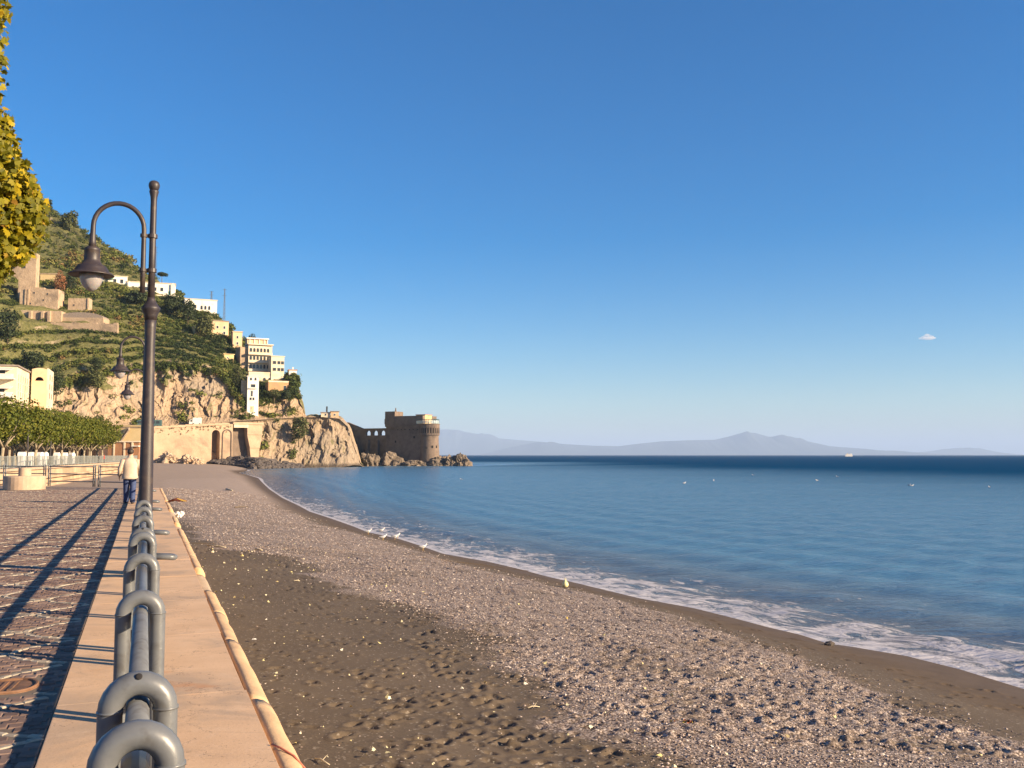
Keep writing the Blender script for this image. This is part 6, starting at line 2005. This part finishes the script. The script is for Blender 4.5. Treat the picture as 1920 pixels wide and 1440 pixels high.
M['float'] = surf('pale_yellow_plastic', (0.62, 0.56, 0.26), (0.70, 0.64, 0.34), 6, 0.5, bstr=0)
t = thing('fishing_float', 'pale yellow pear shaped float lying on the wet sand', 'float', on_beach(1060, 1101))
mb = MB(); mb.lathe([(0.02, 0), (0.10, 0.02), (0.13, 0.09), (0.11, 0.17), (0.06, 0.23), (0.03, 0.26), (0.03, 0.30)], 14); part(mb, 'body', M['float'], t, smooth=True)
mb = MB(); mb.tube([(math.cos(a) * .035, 0, .32 + math.sin(a) * .035) for a in np.linspace(-1, 4.2, 9)], .009, 5); part(mb, 'eye', M['float'], t)
t = thing('shore_stone', 'dark round stone at the water line', 'stone', on_beach(1556, 1210))
mb = MB(); rock_shape(mb, (0, 0, 0.04), .14, .11, .08, 77, 3, 0.25); part(mb, 'stone_mass', M['dark_rock'], t)
# wind-blown heap of leaves and weed
M['weed'] = island_colours('weed_and_leaves', [(0.0, (0.10, 0.03, 0.02)), (0.5, (0.28, 0.09, 0.05)), (0.8, (0.45, 0.30, 0.05)), (1.0, (0.5, 0.42, 0.10))], 0.8)
p = on_beach(1280, 1364)
t = thing('weed_heap', 'small heap of reddish weed and yellow leaves on the shingle', 'weed', p)
v, f = leaf_cloud([(0, 0, .04, .26, .16, .06), (.2, .05, .03, .14, .1, .05)], 160, .06, 5); put('leaves', tri_mesh('leaves', v, f, M['weed']), t)
mb = MB(); rock_shape(mb, (0, 0, 0), .2, .12, .05, 5, 2, .3); part(mb, 'weed_mat', M['rust'], t)
M['drift'] = surf('bleached_driftwood', (0.50, 0.42, 0.28), (0.62, 0.53, 0.37), 9, 0.85, bstr=0.4, bdist=0.004)
def stick(label, px0, py0, px1, py1, r=.03, mat='drift'):
    a, b = on_beach(px0, py0), on_beach(px1, py1)
    a.z += r + .03; b.z += r + .03
    t = thing('driftwood', label, 'driftwood', a)
    d = b - a
    mb = MB(); mb.tube([Vector((0, 0, 0)), d * .35 + Vector((0, .03, .015)), d * .7 + Vector((0, -.02, .02)), d], [r, r * .95, r * .8, r * .5], 7); s_ = part(mb, 'stick', M[mat], t, smooth=True)
    mb = MB(); mb.tube([d * .45, d * .45 + Vector((.06, .12, .05))], [r * .5, r * .2], 5); part(mb, 'twig', M[mat], t, smooth=True)
stick('bleached driftwood pole on dark sand near the sea wall', 388, 1025, 424, 1029, .035)
stick('short pale driftwood piece at the edge of the shingle', 478, 1033, 492, 1035, .05)
stick('yellowish stick on dark sand by the shingle edge', 551, 1092, 562, 1092, .02)
stick('thin yellow stick on the dark sand near footprints', 990, 1332, 1012, 1330, .012)
stick('forked twig lying close under the sea wall coping', 590, 1428, 618, 1440, .012)
stick('pale plank lying high on the far beach', 424, 919, 436, 922, .12)
stick('dark branch lying on the far sand', 440, 953, 465, 952, .06, 'bark_dark')
M['litter'] = island_colours('beach_litter', [(0.0, (0.62, 0.58, 0.44)), (0.5, (0.66, 0.58, 0.25)), (0.8, (0.7, 0.68, 0.62)), (1.0, (0.5, 0.36, 0.08))], 0.7)
lv_, lf_, nl = [], [], 0
for k in range(520):
    Y = 11.5 * (75 / 11.5) ** rng.random()
    x = float(x_left(Y)) + 0.5 + (float(line_x(B2, Y)) - float(x_left(Y))) * rng.beta(1.0, 1.6)
    if Y < 47 or x > -0.3 * Y:
        v, f = leafs[k % 3]
        s = (0.02 + 0.045 * rng.random() ** 2.5) * (0.8 + Y / 70)
        a = rng.random() * 6.28
        Rm = np.array(Matrix.Rotation(a, 3, 'Z') @ Matrix.Rotation(rng.normal(0, .5), 3, 'X')) * s * 2
        lv_.append(v @ Rm.T + np.array([x, Y, float(beach_z(x, Y)) + .07])); lf_.append(f + nl); nl += len(v)
tag(put('beach_litter', tri_mesh('beach_litter', np.concatenate(lv_), np.concatenate(lf_), M['litter'])), 'scraps of leaves and pale litter strewn over the sand', 'litter', kind='stuff')
# things caught on the wall
t = thing('crumpled_bag', 'crumpled white bag caught on the coping of the sea wall', 'bag', prom(29.5, -0.95, -0.25))
mb = MB(); rock_shape(mb, (0, 0, .06), .14, .11, .09, 31, 3, .5, 2.4); part(mb, 'bag_body', M['bin'], t)
mb = MB(); rock_shape(mb, (.08, .03, .12), .045, .035, .05, 33, 2, .5, 2.4); part(mb, 'knot', M['bin'], t)
t = thing('palm_scrap', 'torn yellow brown palm scrap on the coping behind the white bag', 'plant scrap', prom(35, -0.8, -0.1))
for k in range(7):
    a = -0.6 + 0.25 * k
    mb = MB(); mb.tube([(0, 0, .05), (.3 * math.cos(a), .3 * math.sin(a), .12), (.6 * math.cos(a), .6 * math.sin(a), .05)], [.03, .04, .01], 5); part(mb, 'blade', M['weed'], t)
M['red_cord'] = surf('faded_red_cord', (0.42, 0.12, 0.07), (0.5, 0.17, 0.10), 20, 0.7, bstr=0)
t = thing('red_cord', 'thin faded red cord lying over the coping edge of the sea wall', 'cord', prom(5.25, -0.69, 0.0))
mb = MB(); mb.tube([tuple(prom(5.30, -0.665, .008) - t.location), tuple(prom(5.24, -0.70, .004) - t.location), tuple(prom(5.16, -0.76, -.022) - t.location), tuple(prom(5.10, -0.805, -.07) - t.location), tuple(prom(5.08, -0.825, -.13) - t.location), tuple(prom(5.08, -0.83, -.3) - t.location)], .006, 6); part(mb, 'strand', M['red_cord'], t, smooth=True)

# ------------------------------------------------------------------ far mountains, ship, cloud, haze
M['mountain'] = surf('far_mountain', (0.025, 0.04, 0.05), (0.05, 0.065, 0.07), 0.0012, 0.95, bstr=0)
def mountains(name, Y, pts, depth, seed):
    xs = np.arange(pts[0][0], pts[-1][0], 3.0)
    rows = [(-1.0, 0.0), (-0.7, 0.25), (-0.4, 0.6), (-0.15, 0.9), (0.0, 1.0), (0.4, 0.6), (1.0, 0.0)]
    vs = np.zeros((len(xs), len(rows), 3))
    for i, px in enumerate(xs):
        py = np.interp(px, [p[0] for p in pts], [p[1] for p in pts])
        H = max(2.0, (853.4 - py) / F * Y + 5)
        for j, (dy, f) in enumerate(rows):
            n = mnoise.fractal(Vector((px * 0.02, dy * 2.0, seed)), 1.0, 2.0, 4)
            yy = Y + dy * depth
            z = H * f * (1 + (0.30 if j not in (0, 4, 6) else 0.012) * n)
            vs[i, j] = ((px - 960) / F * Y, yy, z if 0 < j < len(rows) - 1 else -3)
    ii = np.arange(len(xs) * len(rows)).reshape(len(xs), len(rows))
    q = np.stack([ii[:-1, :-1], ii[1:, :-1], ii[1:, 1:], ii[:-1, 1:]], axis=-1).reshape(-1, 4)
    return tag(put(name, grid_mesh(name, vs.reshape(-1, 3), q, M['mountain'], smooth=False)), kind='structure')
mountains('mountain_range', 30000, [(900, 853), (960, 838), (1010, 829), (1060, 833), (1110, 836), (1160, 837), (1200, 832), (1240, 828), (1290, 826), (1340, 825), (1365, 819), (1395, 811), (1415, 812), (1440, 819), (1480, 822), (1520, 829), (1555, 837), (1600, 841), (1650, 845), (1700, 848), (1735, 852)], 3500, 1.0)
mountains('distant_mountain', 36000, [(560, 845), (650, 832), (740, 818), (800, 809), (835, 805), (860, 807), (890, 815), (930, 822), (980, 826), (1030, 830), (1100, 838), (1160, 846), (1220, 852)], 3500, 4.0)
mountains('distant_hill', 36000, [(1690, 852), (1745, 846), (1770, 842), (1800, 840), (1830, 842), (1860, 848), (1885, 852)], 2500, 8.0)

sp = thing('ferry', 'white ferry on the horizon below the mountains', 'ship', Vector(((1583 - 960) / F * 3400, 3400, 0)))
sp.scale = (0.55, 0.55, 0.55)
mb = MB(); mb.box8([(3, 0, 0), (46, 0, 0), (46, 10, 0), (3, 10, 0), (0, -1, 7), (49, -1, 7), (49, 11, 7), (0, 11, 7)]); part(mb, 'hull', M['white'], sp)
mb = MB(); mb.bevel_box(3, 46, 0, 10, 7, 15, 1.0); part(mb, 'superstructure', M['white'], sp)
mb = MB(); mb.bevel_box(34, 44, 2, 8, 15, 18.5, .6); part(mb, 'bridge_deck', M['white'], sp)
mb = MB(); mb.box(14, 20, 3, 7, 15, 20); part(mb, 'funnel', M['yellow'], sp)
for k in range(9):
    mb = MB(); mb.box(6 + k * 4.2, 8.4 + k * 4.2, -.06, .02, 10, 11.8); part(mb, 'window', M['window'], sp)

# small cloud
cm = bpy.data.materials.new('cloud_vapour'); cm.use_nodes = True
nt = cm.node_tree
nt.nodes.remove(nt.nodes['Principled BSDF'])
pv = nt.nodes.new('ShaderNodeVolumePrincipled')
pv.inputs['Color'].default_value = (0.98, 0.95, 0.95, 1); pv.inputs['Density'].default_value = 0.012; pv.inputs['Anisotropy'].default_value = 0.2
nt.links.new(pv.outputs[0], nt.nodes['Material Output'].inputs['Volume'])
cc0 = at(1739, 634, 12000); s = 12000 / F
mb = MB()
for (dx, dz, r, rz) in ((0, 3.5, 7.5, 5.0), (-6, 1.2, 6.5, 3.2), (-12, -0.5, 5.5, 2.2), (6, 1.6, 7, 3.0), (12, 0.4, 5, 1.8), (0, -1, 14, 2.2)):
    rock_shape(mb, (dx * s, random.uniform(-20, 20), dz * s), r * s, r * s, rz * s, int(dx) + 50, 3, 0.25, 2.0)
cl_ = tag(put('cloud', mb.mesh('cloud', cm, True), loc=cc0), 'single small white cloud in the clear sky', 'cloud')

# haze: clear sea air thick enough to pale the far mountains
hm = bpy.data.materials.new('sea_air'); hm.use_nodes = True
nt = hm.node_tree
nt.nodes.remove(nt.nodes['Principled BSDF'])
hv = nt.nodes.new('ShaderNodeVolumePrincipled')
hv.inputs['Color'].default_value = (0.53, 0.69, 0.93, 1); hv.inputs['Density'].default_value = 4.6e-5; hv.inputs['Anisotropy'].default_value = 0.0
nt.links.new(hv.outputs[0], nt.nodes['Material Output'].inputs['Volume'])
mb = MB(); mb.box(-90000, 90000, -90000, 90000, -8, 1060)
tag(put('haze', mb.mesh('haze', hm)), 'thin pale sea haze over the whole bay', 'haze', kind='stuff')
